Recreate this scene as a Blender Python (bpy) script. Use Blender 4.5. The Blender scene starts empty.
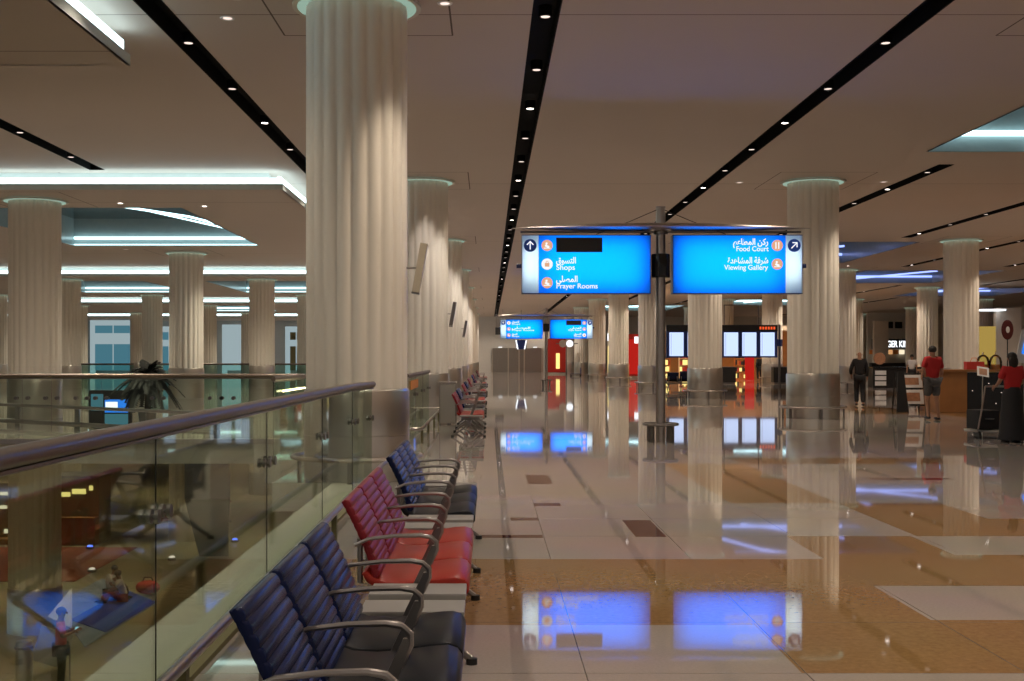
import bpy, bmesh, math, random
from mathutils import Vector, Matrix
random.seed(7)
S = bpy.context.scene
C = S.collection
PI = math.pi

# ---------------------------------------------------------------- camera, world, exposure
cam = bpy.data.cameras.new('camera'); camo = bpy.data.objects.new('camera', cam); C.objects.link(camo)
camo.location = (0, 0, 1.5); camo.rotation_euler = (PI/2, 0, 0)
cam.sensor_width = 36; cam.lens = 36*1200/1024
cam.shift_x = (512-489)/1024; cam.shift_y = (358-340.5)/1024
cam.clip_start = 0.05; cam.clip_end = 500
S.camera = camo
w = bpy.data.worlds.new('world'); S.world = w; w.use_nodes = True
w.node_tree.nodes['Background'].inputs[0].default_value = (1.0, .92, .84, 1)
w.node_tree.nodes['Background'].inputs[1].default_value = 0.16
S.view_settings.view_transform = 'Standard'; S.view_settings.look = 'None'
S.view_settings.gamma = 1; S.view_settings.use_curve_mapping = False
S.view_settings.exposure = 0.0
S.cycles.use_denoising = True
S.cycles.max_bounces = 7; S.cycles.diffuse_bounces = 4; S.cycles.glossy_bounces = 4
S.cycles.transmission_bounces = 4; S.cycles.transparent_max_bounces = 14
S.cycles.sample_clamp_indirect = 3.0
S.cycles.caustics_reflective = False; S.cycles.caustics_refractive = False
WARM = (1.0, .83, .65); NEUT = (1.0, .91, .80); COOL = (.62, .92, 1.0); BLUE = (.28, .42, 1.0)
K_SPOT = 165.0      # power of one ceiling downlight
ZC, ZS, ZL = 5.92, 5.45, -5.3   # main ceiling, lowered soffit, lower storey floor

# ---------------------------------------------------------------- materials
MATS = {}
def pbsdf(name, col, rough=.5, metal=0, spec=.5, coat=0, noise=None, bump=None):
    m = bpy.data.materials.new(name); m.use_nodes = True; nt = m.node_tree; b = nt.nodes['Principled BSDF']
    b.inputs['Base Color'].default_value = (*col, 1); b.inputs['Roughness'].default_value = rough
    b.inputs['Metallic'].default_value = metal; b.inputs['Specular IOR Level'].default_value = spec
    b.inputs['Coat Weight'].default_value = coat; b.inputs['Coat Roughness'].default_value = .05
    tc = nt.nodes.new('ShaderNodeTexCoord')
    sc, amt = noise or (6, .08)
    n = nt.nodes.new('ShaderNodeTexNoise'); n.inputs['Scale'].default_value = sc; n.inputs['Detail'].default_value = 5
    nt.links.new(tc.outputs['Object'], n.inputs['Vector'])
    mx = nt.nodes.new('ShaderNodeMix'); mx.data_type = 'RGBA'
    mx.inputs['A'].default_value = (*[c*(1-amt) for c in col], 1); mx.inputs['B'].default_value = (*[min(1, c*(1+amt)) for c in col], 1)
    nt.links.new(n.outputs['Fac'], mx.inputs['Factor']); nt.links.new(mx.outputs['Result'], b.inputs['Base Color'])
    if bump:
        bp = nt.nodes.new('ShaderNodeBump'); bp.inputs['Strength'].default_value = bump[1]; bp.inputs['Distance'].default_value = .01
        n2 = nt.nodes.new('ShaderNodeTexNoise'); n2.inputs['Scale'].default_value = bump[0]
        nt.links.new(tc.outputs['Object'], n2.inputs['Vector']); nt.links.new(n2.outputs['Fac'], bp.inputs['Height']); nt.links.new(bp.outputs['Normal'], b.inputs['Normal'])
    MATS[name] = m; return m
def emis(name, col, s):
    m = bpy.data.materials.new(name); m.use_nodes = True; nt = m.node_tree; nt.nodes.remove(nt.nodes['Principled BSDF'])
    e = nt.nodes.new('ShaderNodeEmission'); e.inputs[0].default_value = (*col, 1); e.inputs[1].default_value = s
    nt.links.new(e.outputs[0], nt.nodes['Material Output'].inputs[0]); MATS[name] = m; return m
def glassm(name, tint, refl=1.0):
    m = bpy.data.materials.new(name); m.use_nodes = True; nt = m.node_tree; nt.nodes.remove(nt.nodes['Principled BSDF'])
    t = nt.nodes.new('ShaderNodeBsdfTransparent'); t.inputs[0].default_value = (*tint, 1)
    g = nt.nodes.new('ShaderNodeBsdfGlossy'); g.inputs['Roughness'].default_value = .015; g.inputs[0].default_value = (.95, 1, .97, 1)
    f = nt.nodes.new('ShaderNodeFresnel'); f.inputs[0].default_value = 1.5
    mu = nt.nodes.new('ShaderNodeMath'); mu.operation = 'MULTIPLY'; mu.inputs[1].default_value = refl; mu.use_clamp = True
    mx = nt.nodes.new('ShaderNodeMixShader'); L = nt.links.new
    L(f.outputs[0], mu.inputs[0]); L(mu.outputs[0], mx.inputs[0]); L(t.outputs[0], mx.inputs[1]); L(g.outputs[0], mx.inputs[2])
    L(mx.outputs[0], nt.nodes['Material Output'].inputs[0]); MATS[name] = m; return m
def lightbox(name, col):
    m = bpy.data.materials.new(name); m.use_nodes = True; nt = m.node_tree; nt.nodes.remove(nt.nodes['Principled BSDF'])
    t = nt.nodes.new('ShaderNodeBsdfTranslucent'); t.inputs[0].default_value = (*col, 1)
    g = nt.nodes.new('ShaderNodeBsdfGlossy'); g.inputs['Roughness'].default_value = .25; g.inputs[0].default_value = (1, 1, 1, 1)
    mx = nt.nodes.new('ShaderNodeMixShader'); mx.inputs[0].default_value = .03
    nt.links.new(t.outputs[0], mx.inputs[1]); nt.links.new(g.outputs[0], mx.inputs[2])
    nt.links.new(mx.outputs[0], nt.nodes['Material Output'].inputs[0]); MATS[name] = m; return m

def stone(name, c1, c2, scale, joint=(.5, 1.1), rough=.030, jc=(.12, .10, .085), contrast=.5):
    """polished stone slabs with joints"""
    m = bpy.data.materials.new(name); m.use_nodes = True; nt = m.node_tree; b = nt.nodes['Principled BSDF']; L = nt.links.new
    tc = nt.nodes.new('ShaderNodeTexCoord')
    n = nt.nodes.new('ShaderNodeTexNoise'); n.inputs['Scale'].default_value = scale; n.inputs['Detail'].default_value = 8; n.inputs['Roughness'].default_value = .75
    L(tc.outputs['Object'], n.inputs['Vector'])
    n3 = nt.nodes.new('ShaderNodeTexNoise'); n3.inputs['Scale'].default_value = .6; L(tc.outputs['Object'], n3.inputs['Vector'])
    r = nt.nodes.new('ShaderNodeValToRGB'); r.color_ramp.elements[0].position = .5-contrast/2*.5; r.color_ramp.elements[1].position = .5+contrast/2*.5
    r.color_ramp.elements[0].color = (*c1, 1); r.color_ramp.elements[1].color = (*c2, 1)
    L(n.outputs['Fac'], r.inputs[0])
    mt = nt.nodes.new('ShaderNodeMix'); mt.data_type = 'RGBA'; mt.blend_type = 'MULTIPLY'; mt.inputs['Factor'].default_value = .35
    L(r.outputs[0], mt.inputs['A']); L(n3.outputs['Color'], mt.inputs['B'])
    sp = nt.nodes.new('ShaderNodeSeparateXYZ'); L(tc.outputs['Object'], sp.inputs[0])
    fs = []
    for ax, per, off in (('X', joint[0], .46), ('Y', joint[1], 5.71)):
        a = nt.nodes.new('ShaderNodeMath'); a.operation = 'SUBTRACT'; a.inputs[1].default_value = off; L(sp.outputs[ax], a.inputs[0])
        q = nt.nodes.new('ShaderNodeMath'); q.operation = 'PINGPONG'; q.inputs[1].default_value = per/2; L(a.outputs[0], q.inputs[0])
        lt = nt.nodes.new('ShaderNodeMath'); lt.operation = 'LESS_THAN'; lt.inputs[1].default_value = .003 if ax == 'X' else .003; L(q.outputs[0], lt.inputs[0])
        fs.append(lt)
    mxx = nt.nodes.new('ShaderNodeMath'); mxx.operation = 'MAXIMUM'; L(fs[0].outputs[0], mxx.inputs[0]); L(fs[1].outputs[0], mxx.inputs[1])
    mj = nt.nodes.new('ShaderNodeMix'); mj.data_type = 'RGBA'; mj.inputs['B'].default_value = (*jc, 1)
    L(mxx.outputs[0], mj.inputs['Factor']); L(mt.outputs['Result'], mj.inputs['A']); L(mj.outputs['Result'], b.inputs['Base Color'])
    b.inputs['Roughness'].default_value = rough; b.inputs['IOR'].default_value = 1.42
    bp = nt.nodes.new('ShaderNodeBump'); bp.inputs['Strength'].default_value = .006; bp.inputs['Distance'].default_value = .01
    n2 = nt.nodes.new('ShaderNodeTexNoise'); n2.inputs['Scale'].default_value = 1.3; L(tc.outputs['Object'], n2.inputs['Vector'])
    L(n2.outputs['Fac'], bp.inputs['Height']); L(bp.outputs['Normal'], b.inputs['Normal'])
    MATS[name] = m; return m

def ceiling_mat():
    m = pbsdf('ceiling_paint', (.56, .49, .435), .75, spec=.2, noise=(.25, .05)); nt = m.node_tree; L = nt.links.new
    b = nt.nodes['Principled BSDF']; src = b.inputs['Base Color'].links[0].from_socket
    tc = nt.nodes.new('ShaderNodeTexCoord'); sp = nt.nodes.new('ShaderNodeSeparateXYZ'); L(tc.outputs['Object'], sp.inputs[0])
    def M(op, a, b_=None, c=None):
        n = nt.nodes.new('ShaderNodeMath'); n.operation = op
        for i, v in enumerate((a, b_, c)):
            if v is None: continue
            if isinstance(v, (int, float)): n.inputs[i].default_value = v
            else: L(v, n.inputs[i])
        return n.outputs[0]
    # joint lines across the hall every half bay
    py = M('PINGPONG', M('SUBTRACT', sp.outputs['Y'], 15.45), 7.5)
    l1 = M('LESS_THAN', py, .012)
    # square joint around each column: |x| = 1.15, |y| = 1.45 from its centre
    cx = M('ABSOLUTE', M('SUBTRACT', M('MODULO', M('ADD', sp.outputs['X'], 1.65+4.875+97.5), 9.75), 4.875))
    cy = M('ABSOLUTE', M('SUBTRACT', M('MODULO', M('ADD', sp.outputs['Y'], 37.5-15+15), 15.0), 7.5))
    ex = M('LESS_THAN', M('ABSOLUTE', M('SUBTRACT', cx, 1.15)), .012); ey = M('LESS_THAN', M('ABSOLUTE', M('SUBTRACT', cy, 1.45)), .014)
    inx = M('LESS_THAN', cx, 1.15); iny = M('LESS_THAN', cy, 1.45)
    l2 = M('MAXIMUM', M('MULTIPLY', ex, iny), M('MULTIPLY', ey, inx))
    f = M('MAXIMUM', l1, l2)
    mj = nt.nodes.new('ShaderNodeMix'); mj.data_type = 'RGBA'; mj.inputs['B'].default_value = (.12, .09, .07, 1)
    L(f, mj.inputs['Factor']); L(src, mj.inputs['A']); L(mj.outputs['Result'], b.inputs['Base Color'])
    return m
ceiling_mat()
stone('light_stone', (.43, .375, .34), (.52, .455, .415), 55, (1.05, 1.1), contrast=.8)
stone('granite_brown', (.26, .14, .058), (.47, .28, .125), 24, (1.05, 1.1), contrast=1.0)
stone('red_inset', (.09, .032, .022), (.17, .065, .045), 60, (50, 50))
stone('lower_stone', (.36, .29, .19), (.50, .42, .28), 20, (1.2, 1.2), rough=.33)
pbsdf('plaster_white', (.74, .66, .57), .6, spec=.25, noise=(3, .04), bump=(30, .03))
pbsdf('column_white', (.84, .79, .70), .5, spec=.3, noise=(2, .03))
pbsdf('steel', (.72, .68, .62), .30, 1, noise=(2, .06)); pbsdf('steel_dark', (.24, .22, .21), .3, .9)
pbsdf('steel_satin', (.50, .45, .42), .32, 1); pbsdf('arm_metal', (.30, .27, .26), .35, .8)
pbsdf('rail_metal', (.27, .225, .19), .36, .95)
pbsdf('black', (.012, .011, .011), .45); pbsdf('black_gloss', (.010, .010, .011), .15); pbsdf('channel_black', (.004, .004, .004), .8, spec=.1)
pbsdf('recess_wall', (.32, .38, .38), .25); pbsdf('fascia', (.62, .60, .52), .55); pbsdf('fascia_cool', (.55, .60, .58), .5)
pbsdf('blue_vinyl', (.005, .010, .048), .27, spec=.22, bump=(90, .05)); pbsdf('red_vinyl', (.22, .010, .018), .36, spec=.4, bump=(90, .05))
pbsdf('red_seat', (.33, .025, .015), .34, spec=.25, bump=(90, .05)); pbsdf('navy_seat', (.009, .010, .014), .36, spec=.14)
pbsdf('table_grey', (.30, .285, .27), .35)
pbsdf('teal_dark', (.03, .055, .065), .06, spec=.9); pbsdf('wood', (.36, .17, .06), .35, noise=(4, .2)); pbsdf('wall_pale', (.62, .60, .57), .6)
pbsdf('door_steel', (.34, .32, .30), .3, .85); pbsdf('red_panel', (.50, .02, .012), .4)
pbsdf('skin', (.42, .22, .14), .5); pbsdf('skin_dark', (.20, .09, .05), .5); pbsdf('hair', (.012, .009, .008), .5)
pbsdf('cloth_black', (.014, .014, .017), .8); pbsdf('cloth_red', (.50, .020, .022), .8); pbsdf('cloth_grey', (.09, .085, .09), .8)
pbsdf('cloth_pink', (.62, .10, .10), .8); pbsdf('cloth_white', (.62, .58, .56), .8); pbsdf('cloth_blue', (.03, .05, .22), .8)
pbsdf('mat_blue', (.012, .06, .50), .5, noise=(1.2, .5)); pbsdf('mat_pale', (.30, .36, .52), .5, noise=(1.5, .4)); pbsdf('carpet_red', (.30, .07, .04), .9)
pbsdf('palm_green', (.006, .008, .004), .6); pbsdf('bark', (.04, .028, .018), .9); pbsdf('sign_navy', (.012, .03, .16), .4)
pbsdf('print_orange', (.85, .30, .06), .5); pbsdf('print_white', (.85, .85, .85), .5); pbsdf('print_red', (.6, .05, .04), .5)
pbsdf('goods_orange', (.62, .20, .05), .5); pbsdf('goods_dark', (.05, .04, .04), .5); pbsdf('food_print', (.45, .22, .12), .5, noise=(9, .6)); pbsdf('oval_red', (.10, .012, .012), .4); pbsdf('olive', (.16, .14, .06), .6)
pbsdf('speaker_beige', (.50, .44, .34), .5)
glassm('rail_glass', (.84, .89, .83), .34); glassm('far_glass', (.70, .88, .84), .8); glassm('clear_glass', (.93, .96, .95), 1)
emis('cove_white', COOL, 7.0); emis('cove_core', (.72, .95, 1.0), 4.5); emis('recess_blue', (.30, .40, 1.0), 2.0); emis('recess_white', (.62, .93, 1.0), 3.4)
emis('lamp_disc', (1.0, .86, .80), 9.0); emis('lamp_dim', (1, .8, .7), 1.2); emis('collar_glow', (.66, .95, .76), .42)
emis('screen', (.55, .68, 1.0), 1.25); emis('screen_line', (.35, .25, .55), .5); emis('led_red', (1, .12, .03), .9); emis('screen_header', (.10, .07, .05), .1)
emis('yellow_lit', (1.0, .78, .25), 1.3); emis('white_lit', (.9, .95, 1.0), 1.6); emis('cream_lit', (1, .86, .6), 1.0)
emis('teal_lit', (.12, .34, .44), .5); emis('cool_glow', (.52, .66, .70), .6); emis('blue_lit', (.03, .22, .9), 1.2); emis('cyan_lit', (.3, .7, 1.0), 1.3)
emis('red_lit', (.9, .03, .02), .5); emis('orange_lit', (1, .35, .08), .6); emis('warm_shop', (1.0, .52, .22), .6); emis('amber_glow', (1, .68, .16), .38); emis('green_lit', (.35, .9, .6), .8)
emis('led_yellow', (1, .9, .45), 5); emis('blue_dot', (.10, .16, 1.0), 3.5)
lightbox('box_blue', (.0, .43, 1.0)); lightbox('box_white', (.80, .90, .92)); emis('box_text', (.95, .98, 1), 1.0); emis('box_orange', (.95, .50, .30), .8); pbsdf('box_navy', (.015, .08, .48), .4)

# ---------------------------------------------------------------- mesh helpers
class MB:
    def __init__(s): s.bm = bmesh.new()
    def box(s, x0, x1, y0, y1, z0, z1, bev=0):
        vs = [s.bm.verts.new(p) for p in ((x0,y0,z0),(x1,y0,z0),(x1,y1,z0),(x0,y1,z0),(x0,y0,z1),(x1,y0,z1),(x1,y1,z1),(x0,y1,z1))]
        fs = [s.bm.faces.new([vs[i] for i in f]) for f in ((3,2,1,0),(4,5,6,7),(0,1,5,4),(1,2,6,5),(2,3,7,6),(3,0,4,7))]
        if bev:
            es = {e for f in fs for e in f.edges}
            bmesh.ops.bevel(s.bm, geom=list(es), offset=bev, segments=2, affect='EDGES', profile=.7)
        return s
    def obox(s, c, size, rot=None, bev=0):
        n = len(s.bm.verts); x, y, z = [d/2 for d in size]
        t = MB(); t.box(-x, x, -y, y, -z, z, bev)
        M = Matrix.Translation(c) @ (rot.to_4x4() if rot else Matrix.Identity(4))
        bmesh.ops.transform(t.bm, matrix=M, verts=t.bm.verts); s.join(t); return s
    def join(s, t):
        me = bpy.data.meshes.new('tmp'); t.bm.to_mesh(me); t.bm.free(); s.bm.from_mesh(me); bpy.data.meshes.remove(me)
    def lathe(s, prof, c=(0,0,0), n=24, a0=0, a1=2*PI, axis='z'):
        full = abs(a1-a0-2*PI) < 1e-6; rings = []
        m = n if full else n+1
        for i in range(m):
            a = a0+(a1-a0)*i/n; r_ = []
            for (r, z) in prof:
                p = (r*math.cos(a), r*math.sin(a), z)
                if axis == 'y': p = (p[0], p[2], p[1])
                if axis == 'x': p = (p[2], p[0], p[1])
                r_.append(s.bm.verts.new((c[0]+p[0], c[1]+p[1], c[2]+p[2])))
            rings.append(r_)
        for i in range(n):
            A, B = rings[i], rings[(i+1) % m]
            for j in range(len(prof)-1):
                try: s.bm.faces.new((A[j], B[j], B[j+1], A[j+1]))
                except ValueError: pass
        return s
    def cyl(s, c, r, h, n=20, axis='z'):
        return s.lathe([(1e-4, 0), (r, 0), (r, h), (1e-4, h)], c, n, axis=axis)
    def tube(s, pts, r, n=8, closed=False):
        P = [Vector(p) for p in pts]; k = len(P); rr = r if isinstance(r, (list, tuple)) else [r]*k
        rings = []; up = None
        for i in range(k):
            a = P[i-1] if (i or closed) else P[i]; b = P[(i+1) % k] if (i < k-1 or closed) else P[i]
            t = (b-a).normalized()
            if up is None:
                up = Vector((0, 0, 1)) if abs(t.z) < .9 else Vector((1, 0, 0))
            u = (up-t*up.dot(t)).normalized(); v = t.cross(u); up = u
            rings.append([s.bm.verts.new(P[i]+(u*math.cos(2*PI*j/n)+v*math.sin(2*PI*j/n))*rr[i]) for j in range(n)])
        for i in range(k if closed else k-1):
            A, B = rings[i], rings[(i+1) % k]
            for j in range(n): s.bm.faces.new((A[j], A[(j+1) % n], B[(j+1) % n], B[j]))
        if not closed:
            s.bm.faces.new(rings[0][::-1]); s.bm.faces.new(rings[-1])
        return s
    def loft(s, sections):
        """closed profile loops, same count"""
        R = [[s.bm.verts.new(p) for p in sec] for sec in sections]; n = len(R[0])
        for i in range(len(R)-1):
            for j in range(n): s.bm.faces.new((R[i][j], R[i][(j+1) % n], R[i+1][(j+1) % n], R[i+1][j]))
        s.bm.faces.new(R[0][::-1]); s.bm.faces.new(R[-1]); return s
    def poly(s, pts, h):
        """horizontal outline extruded up by h"""
        s.loft([pts, [(p[0], p[1], p[2]+h) for p in pts]]); return s
    def ell(s, c, r, n=12, m=8):
        prof = [(max(1e-4, math.sin(PI*i/m)), -math.cos(PI*i/m)) for i in range(m+1)]
        t = MB(); t.lathe(prof, n=n); bmesh.ops.scale(t.bm, vec=r, verts=t.bm.verts); bmesh.ops.translate(t.bm, vec=c, verts=t.bm.verts)
        s.join(t); return s
    def build(s, name, mat, parent=None, smooth=False, loc=None):
        bmesh.ops.recalc_face_normals(s.bm, faces=s.bm.faces)
        me = bpy.data.meshes.new(name); s.bm.to_mesh(me); s.bm.free()
        for m in (mat if isinstance(mat, (list, tuple)) else [mat]): me.materials.append(MATS[m])
        if smooth:
            me.polygons.foreach_set('use_smooth', [True]*len(me.polygons))
            try: me.set_sharp_from_angle(angle=math.radians(38))
            except Exception: pass
        o = bpy.data.objects.new(name, me); C.objects.link(o)
        if parent: o.parent = parent
        if loc: o.location = loc
        return o
def tag(o, label=None, cat=None, group=None, kind=None):
    for k, v in (('label', label), ('category', cat), ('group', group), ('kind', kind)):
        if v: o[k] = v
    return o
def thing(name, label, cat, loc=(0,0,0), rz=0, group=None, kind=None):
    o = bpy.data.objects.new(name, None); C.objects.link(o); o.location = loc; o.rotation_euler.z = rz
    return tag(o, label, cat, group, kind)
def struct(o): o['kind'] = 'structure'; return o
def copy_tree(o, parent=None):
    c = o.copy(); C.objects.link(c); c.parent = parent
    for ch in [x for x in KIDS.get(o.name, [])] or list(o.children): copy_tree(ch, c)
    return c
KIDS = {}
def text(body, size, loc, mat, parent, name='lettering', rot=(PI/2, 0, 0), align='LEFT', bold=.0, width=None, sx=1.0):
    c = bpy.data.curves.new(name, 'FONT'); c.body = body; c.size = size; c.align_x = align; c.offset = bold; c.extrude = .001
    o = bpy.data.objects.new(name, c); C.objects.link(o)
    dg = bpy.context.evaluated_depsgraph_get(); me = bpy.data.meshes.new_from_object(o.evaluated_get(dg))
    bpy.data.objects.remove(o)
    me.materials.clear(); me.materials.append(MATS[mat])
    xs = [v.co.x for v in me.vertices]
    if width and xs:
        sx = width/(max(xs)-min(xs))
    o = bpy.data.objects.new(name, me); C.objects.link(o); o.location = loc; o.rotation_euler = rot; o.scale = (sx, 1, 1)
    if parent: o.parent = parent
    return o
def spot(loc, power, col, size=2.2, blend=.9, r=.06, rot=(0, 0, 0), key=None):
    k = ('s', round(power, 2), col, size, r) if key is None else key
    d = LD.get(k)
    if d is None:
        d = bpy.data.lights.new('downlight_beam', 'SPOT'); d.energy = power; d.color = col; d.spot_size = size; d.spot_blend = blend; d.shadow_soft_size = r; LD[k] = d
    o = bpy.data.objects.new('downlight_beam', d); C.objects.link(o); o.location = loc; o.rotation_euler = rot; return o
def plight(loc, power, col, r=.15):
    d = bpy.data.lights.new('lamp', 'POINT'); d.energy = power; d.color = col; d.shadow_soft_size = r
    o = bpy.data.objects.new('lamp', d); C.objects.link(o); o.location = loc; return o
def alight(loc, power, col, sx, sy, rot):
    d = bpy.data.lights.new('tube_light', 'AREA'); d.shape = 'RECTANGLE'; d.size = sx; d.size_y = sy; d.energy = power; d.color = col
    o = bpy.data.objects.new('tube_light', d); C.objects.link(o); o.location = loc; o.rotation_euler = rot; return o
LD = {}
ORD = ['first', 'second', 'third', 'fourth', 'fifth', 'sixth', 'seventh', 'eighth', 'ninth', 'tenth', 'eleventh', 'twelfth', 'thirteenth', 'fourteenth', 'fifteenth', 'sixteenth', 'seventeenth', 'eighteenth', 'nineteenth', 'twentieth']
ORD += ['twenty-'+o for o in ORD[:9]] + ['thirtieth'] + ['thirty-'+o for o in ORD[:9]] + ['fortieth'] + ['forty-'+o for o in ORD[:9]]

# ---------------------------------------------------------------- floors
def cells(xs, ys, inside, matidx, top, bottom=None):
    """grid surface from break points; returns bmesh with shared verts"""
    bm = bmesh.new(); V = {}
    def v(x, y):
        if (x, y) not in V: V[(x, y)] = bm.verts.new((x, y, top))
        return V[(x, y)]
    for i in range(len(xs)-1):
        for j in range(len(ys)-1):
            cx, cy = (xs[i]+xs[i+1])/2, (ys[j]+ys[j+1])/2
            if inside(cx, cy):
                f = bm.faces.new((v(xs[i], ys[j]), v(xs[i+1], ys[j]), v(xs[i+1], ys[j+1]), v(xs[i], ys[j+1]))); f.material_index = matidx(cx, cy)
    return bm
INSETS = [(1.23,1.49,10.06,11.1),(.47,.75,14.3,15.4),(.46,.73,12.15,12.4),(.20,.46,11.07,11.28),(-.12,.45,10.0,10.17),(4.7,5.75,14.78,14.98),(4.4,5.05,16.0,16.1),(6.4,7.1,13.1,13.3),(3.2,4.2,19.2,19.35),(7.3,9.0,24.2,24.4),(1.0,1.9,22.0,22.15),(5.2,5.9,20.9,21.0)]
def brown(x, y):
    if x < 2.5 and 6.74 < y < 8.95: return True
    if 1.49 < x and 5.71 < y < 6.87: return True
    if 1.49 < x < 2.53 and 5.71 < y < 8.95: return True
    if x > 2.53 and 7.93 < y < 9.14: return True
    if 2.5 < x < 3.55 and 7.9 < y < 10.1: return True
    if 3.6 < x < 4.65 and 10.1 < y < 12.4: return True
    if x > 4.65 and 10.1 < y < 11.2: return True
    if 2.5 < x < 3.6 and 12.4 < y < 17.0: return True
    if 5.7 < x < 9.9 and 12.4 < y < 14.0: return False
    if 9.9 < x < 12.0 and 14.0 < y < 22: return True
    if 3.6 < x < 6.8 and 17.0 < y < 18.0: return True
    if y > 26 and x > 4.6 and (int((y+x*1.2)/7.5) % 3 == 0) and x > 10: return True
    return False
def fidx(x, y):
    if x < -1.5: return 3 if y < 14.4 else 0
    for a in INSETS:
        if a[0] < x < a[1] and a[2] < y < a[3]: return 2
    return 1 if brown(x, y) else 0
def fin(x, y):
    if x > -1.88: return True
    if x > -2.6: return y > 14.4
    if x > -3.3: return y > 17.6
    return y > 20.9
xs = sorted({-60, -3.3, -2.6, -1.88, -1.5, 1.49, 2.5, 2.53, 3.55, 3.6, 4.65, 5.7, 6.8, 9.9, 12.0, 45, *[a[i] for a in INSETS for i in (0, 1)], *[12+3*k for k in range(1, 11)]})
ys = sorted({-10, 128, 5.71, 6.74, 6.87, 7.9, 7.93, 8.95, 9.14, 10.1, 11.2, 12.4, 14.0, 14.4, 17.6, 17.0, 18.0, 20.9, 22, *[a[i] for a in INSETS for i in (2, 3)], *[26+3*k for k in range(0, 33)]})
bm = cells(xs, ys, fin, fidx, 0)
geom = bmesh.ops.extrude_face_region(bm, geom=list(bm.faces))
bmesh.ops.translate(bm, vec=(0, 0, -.34), verts=[g for g in geom['geom'] if isinstance(g, bmesh.types.BMVert)])
bmesh.ops.recalc_face_normals(bm, faces=bm.faces)
me = bpy.data.meshes.new('floor'); bm.to_mesh(me); bm.free()
for m in ('light_stone', 'granite_brown', 'red_inset', 'fascia'): me.materials.append(MATS[m])
for p in me.polygons:
    if p.normal.z < .5: p.material_index = 3
struct(bpy.data.objects.new('floor', me)); C.objects.link(bpy.data.objects['floor'])
b = MB(); b.box(-60, 4, -10, 128, ZL-.3, ZL); struct(b.build('floor_lower_storey', 'lower_stone'))
# kerb of the balcony edge: channel that holds the glass
b = MB(); b.box(-1.47, -1.375, -8, 13.2, .0, .03, .004); b.build('trim_1', 'olive'); struct(bpy.data.objects['trim_1'])
b = MB(); b.box(-20, -3.1, 20.85, 21.0, 0, .09, .01); struct(b.build('trim_2', 'steel_satin'))

# ---------------------------------------------------------------- ceiling
STRIPS = [-9.2, -4.22, .73, 5.57, 10.45, 15.3, 20.1, 25.0, 30.0]
W2 = .16
SOFF = [(-10, 16.2), (28.2, 47.5), (58.2, 77.5), (87.5, 106.5), (116, 128)]
RECS = [(9.4, 16.4, 15.7, 25.7, 'white'), (9.4, 16.4, 45.7, 55.7, 'blue'), (19.1, 26.1, 60.7, 70.7, 'blue'), (28.8, 35.8, 75.7, 85.7, 'blue'), (19.1, 26.1, 90.7, 100.7, 'white'), (9.4, 16.4, 100.7, 112, 'white')]
SREC = [(-14.6, -8.1, 31.6, 42.2), (-14.6, -8.1, 61.6, 72.2), (-24.3, -17.8, 61.6, 72.2), (-14.6, -8.1, 91, 101), (-24.3, -17.8, 91, 101)]
def strip_span(x):
    if x == -9.2: return [(16.6, 28.2)]
    if x == -4.22: return [(-6, 128)]
    if x in (.73, 5.57): return [(-6, 128)]
    if x == 10.45: return [(-6, 13), (27.4, 44), (57, 99)]
    if x == 15.3: return [(-6, 13), (30, 44), (57, 99)]
    if x == 20.1: return [(0, 58), (73, 89)]
    if x == 25.0: return [(0, 58), (73, 89)]
    return [(20, 73), (88, 128)]
def in_soff(x, y): return x < -4.84 and any(a < y < b_ for a, b_ in SOFF)
def cin(x, y):
    if x < -4.84 and any(a+.5 < y < b_ for a, b_ in SOFF) and x < -5.3: return False
    for s in STRIPS:
        if abs(x-s) < W2 and any(a < y < b_ for a, b_ in strip_span(s)): return False
    for r in RECS:
        if r[0] < x < r[1] and r[2] < y < r[3]: return False
    return True
xs = sorted({-60, 45, -5.3, *[s+d for s in STRIPS for d in (-W2, W2)], *[r[i] for r in RECS for i in (0, 1)]})
ys = sorted({-10, 128, *[v for s in SOFF for v in (s[0]+.5, s[1])], *[v for s in STRIPS for ab in strip_span(s) for v in ab], *[r[i] for r in RECS for i in (2, 3)]} - {-9.5})
bm = cells(xs, ys, cin, lambda x, y: 0, ZC)
me = bpy.data.meshes.new('ceiling'); bm.to_mesh(me); bm.free(); me.materials.append(MATS['ceiling_paint'])
me.flip_normals(); o = bpy.data.objects.new('ceiling', me); C.objects.link(o); struct(o)
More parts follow.
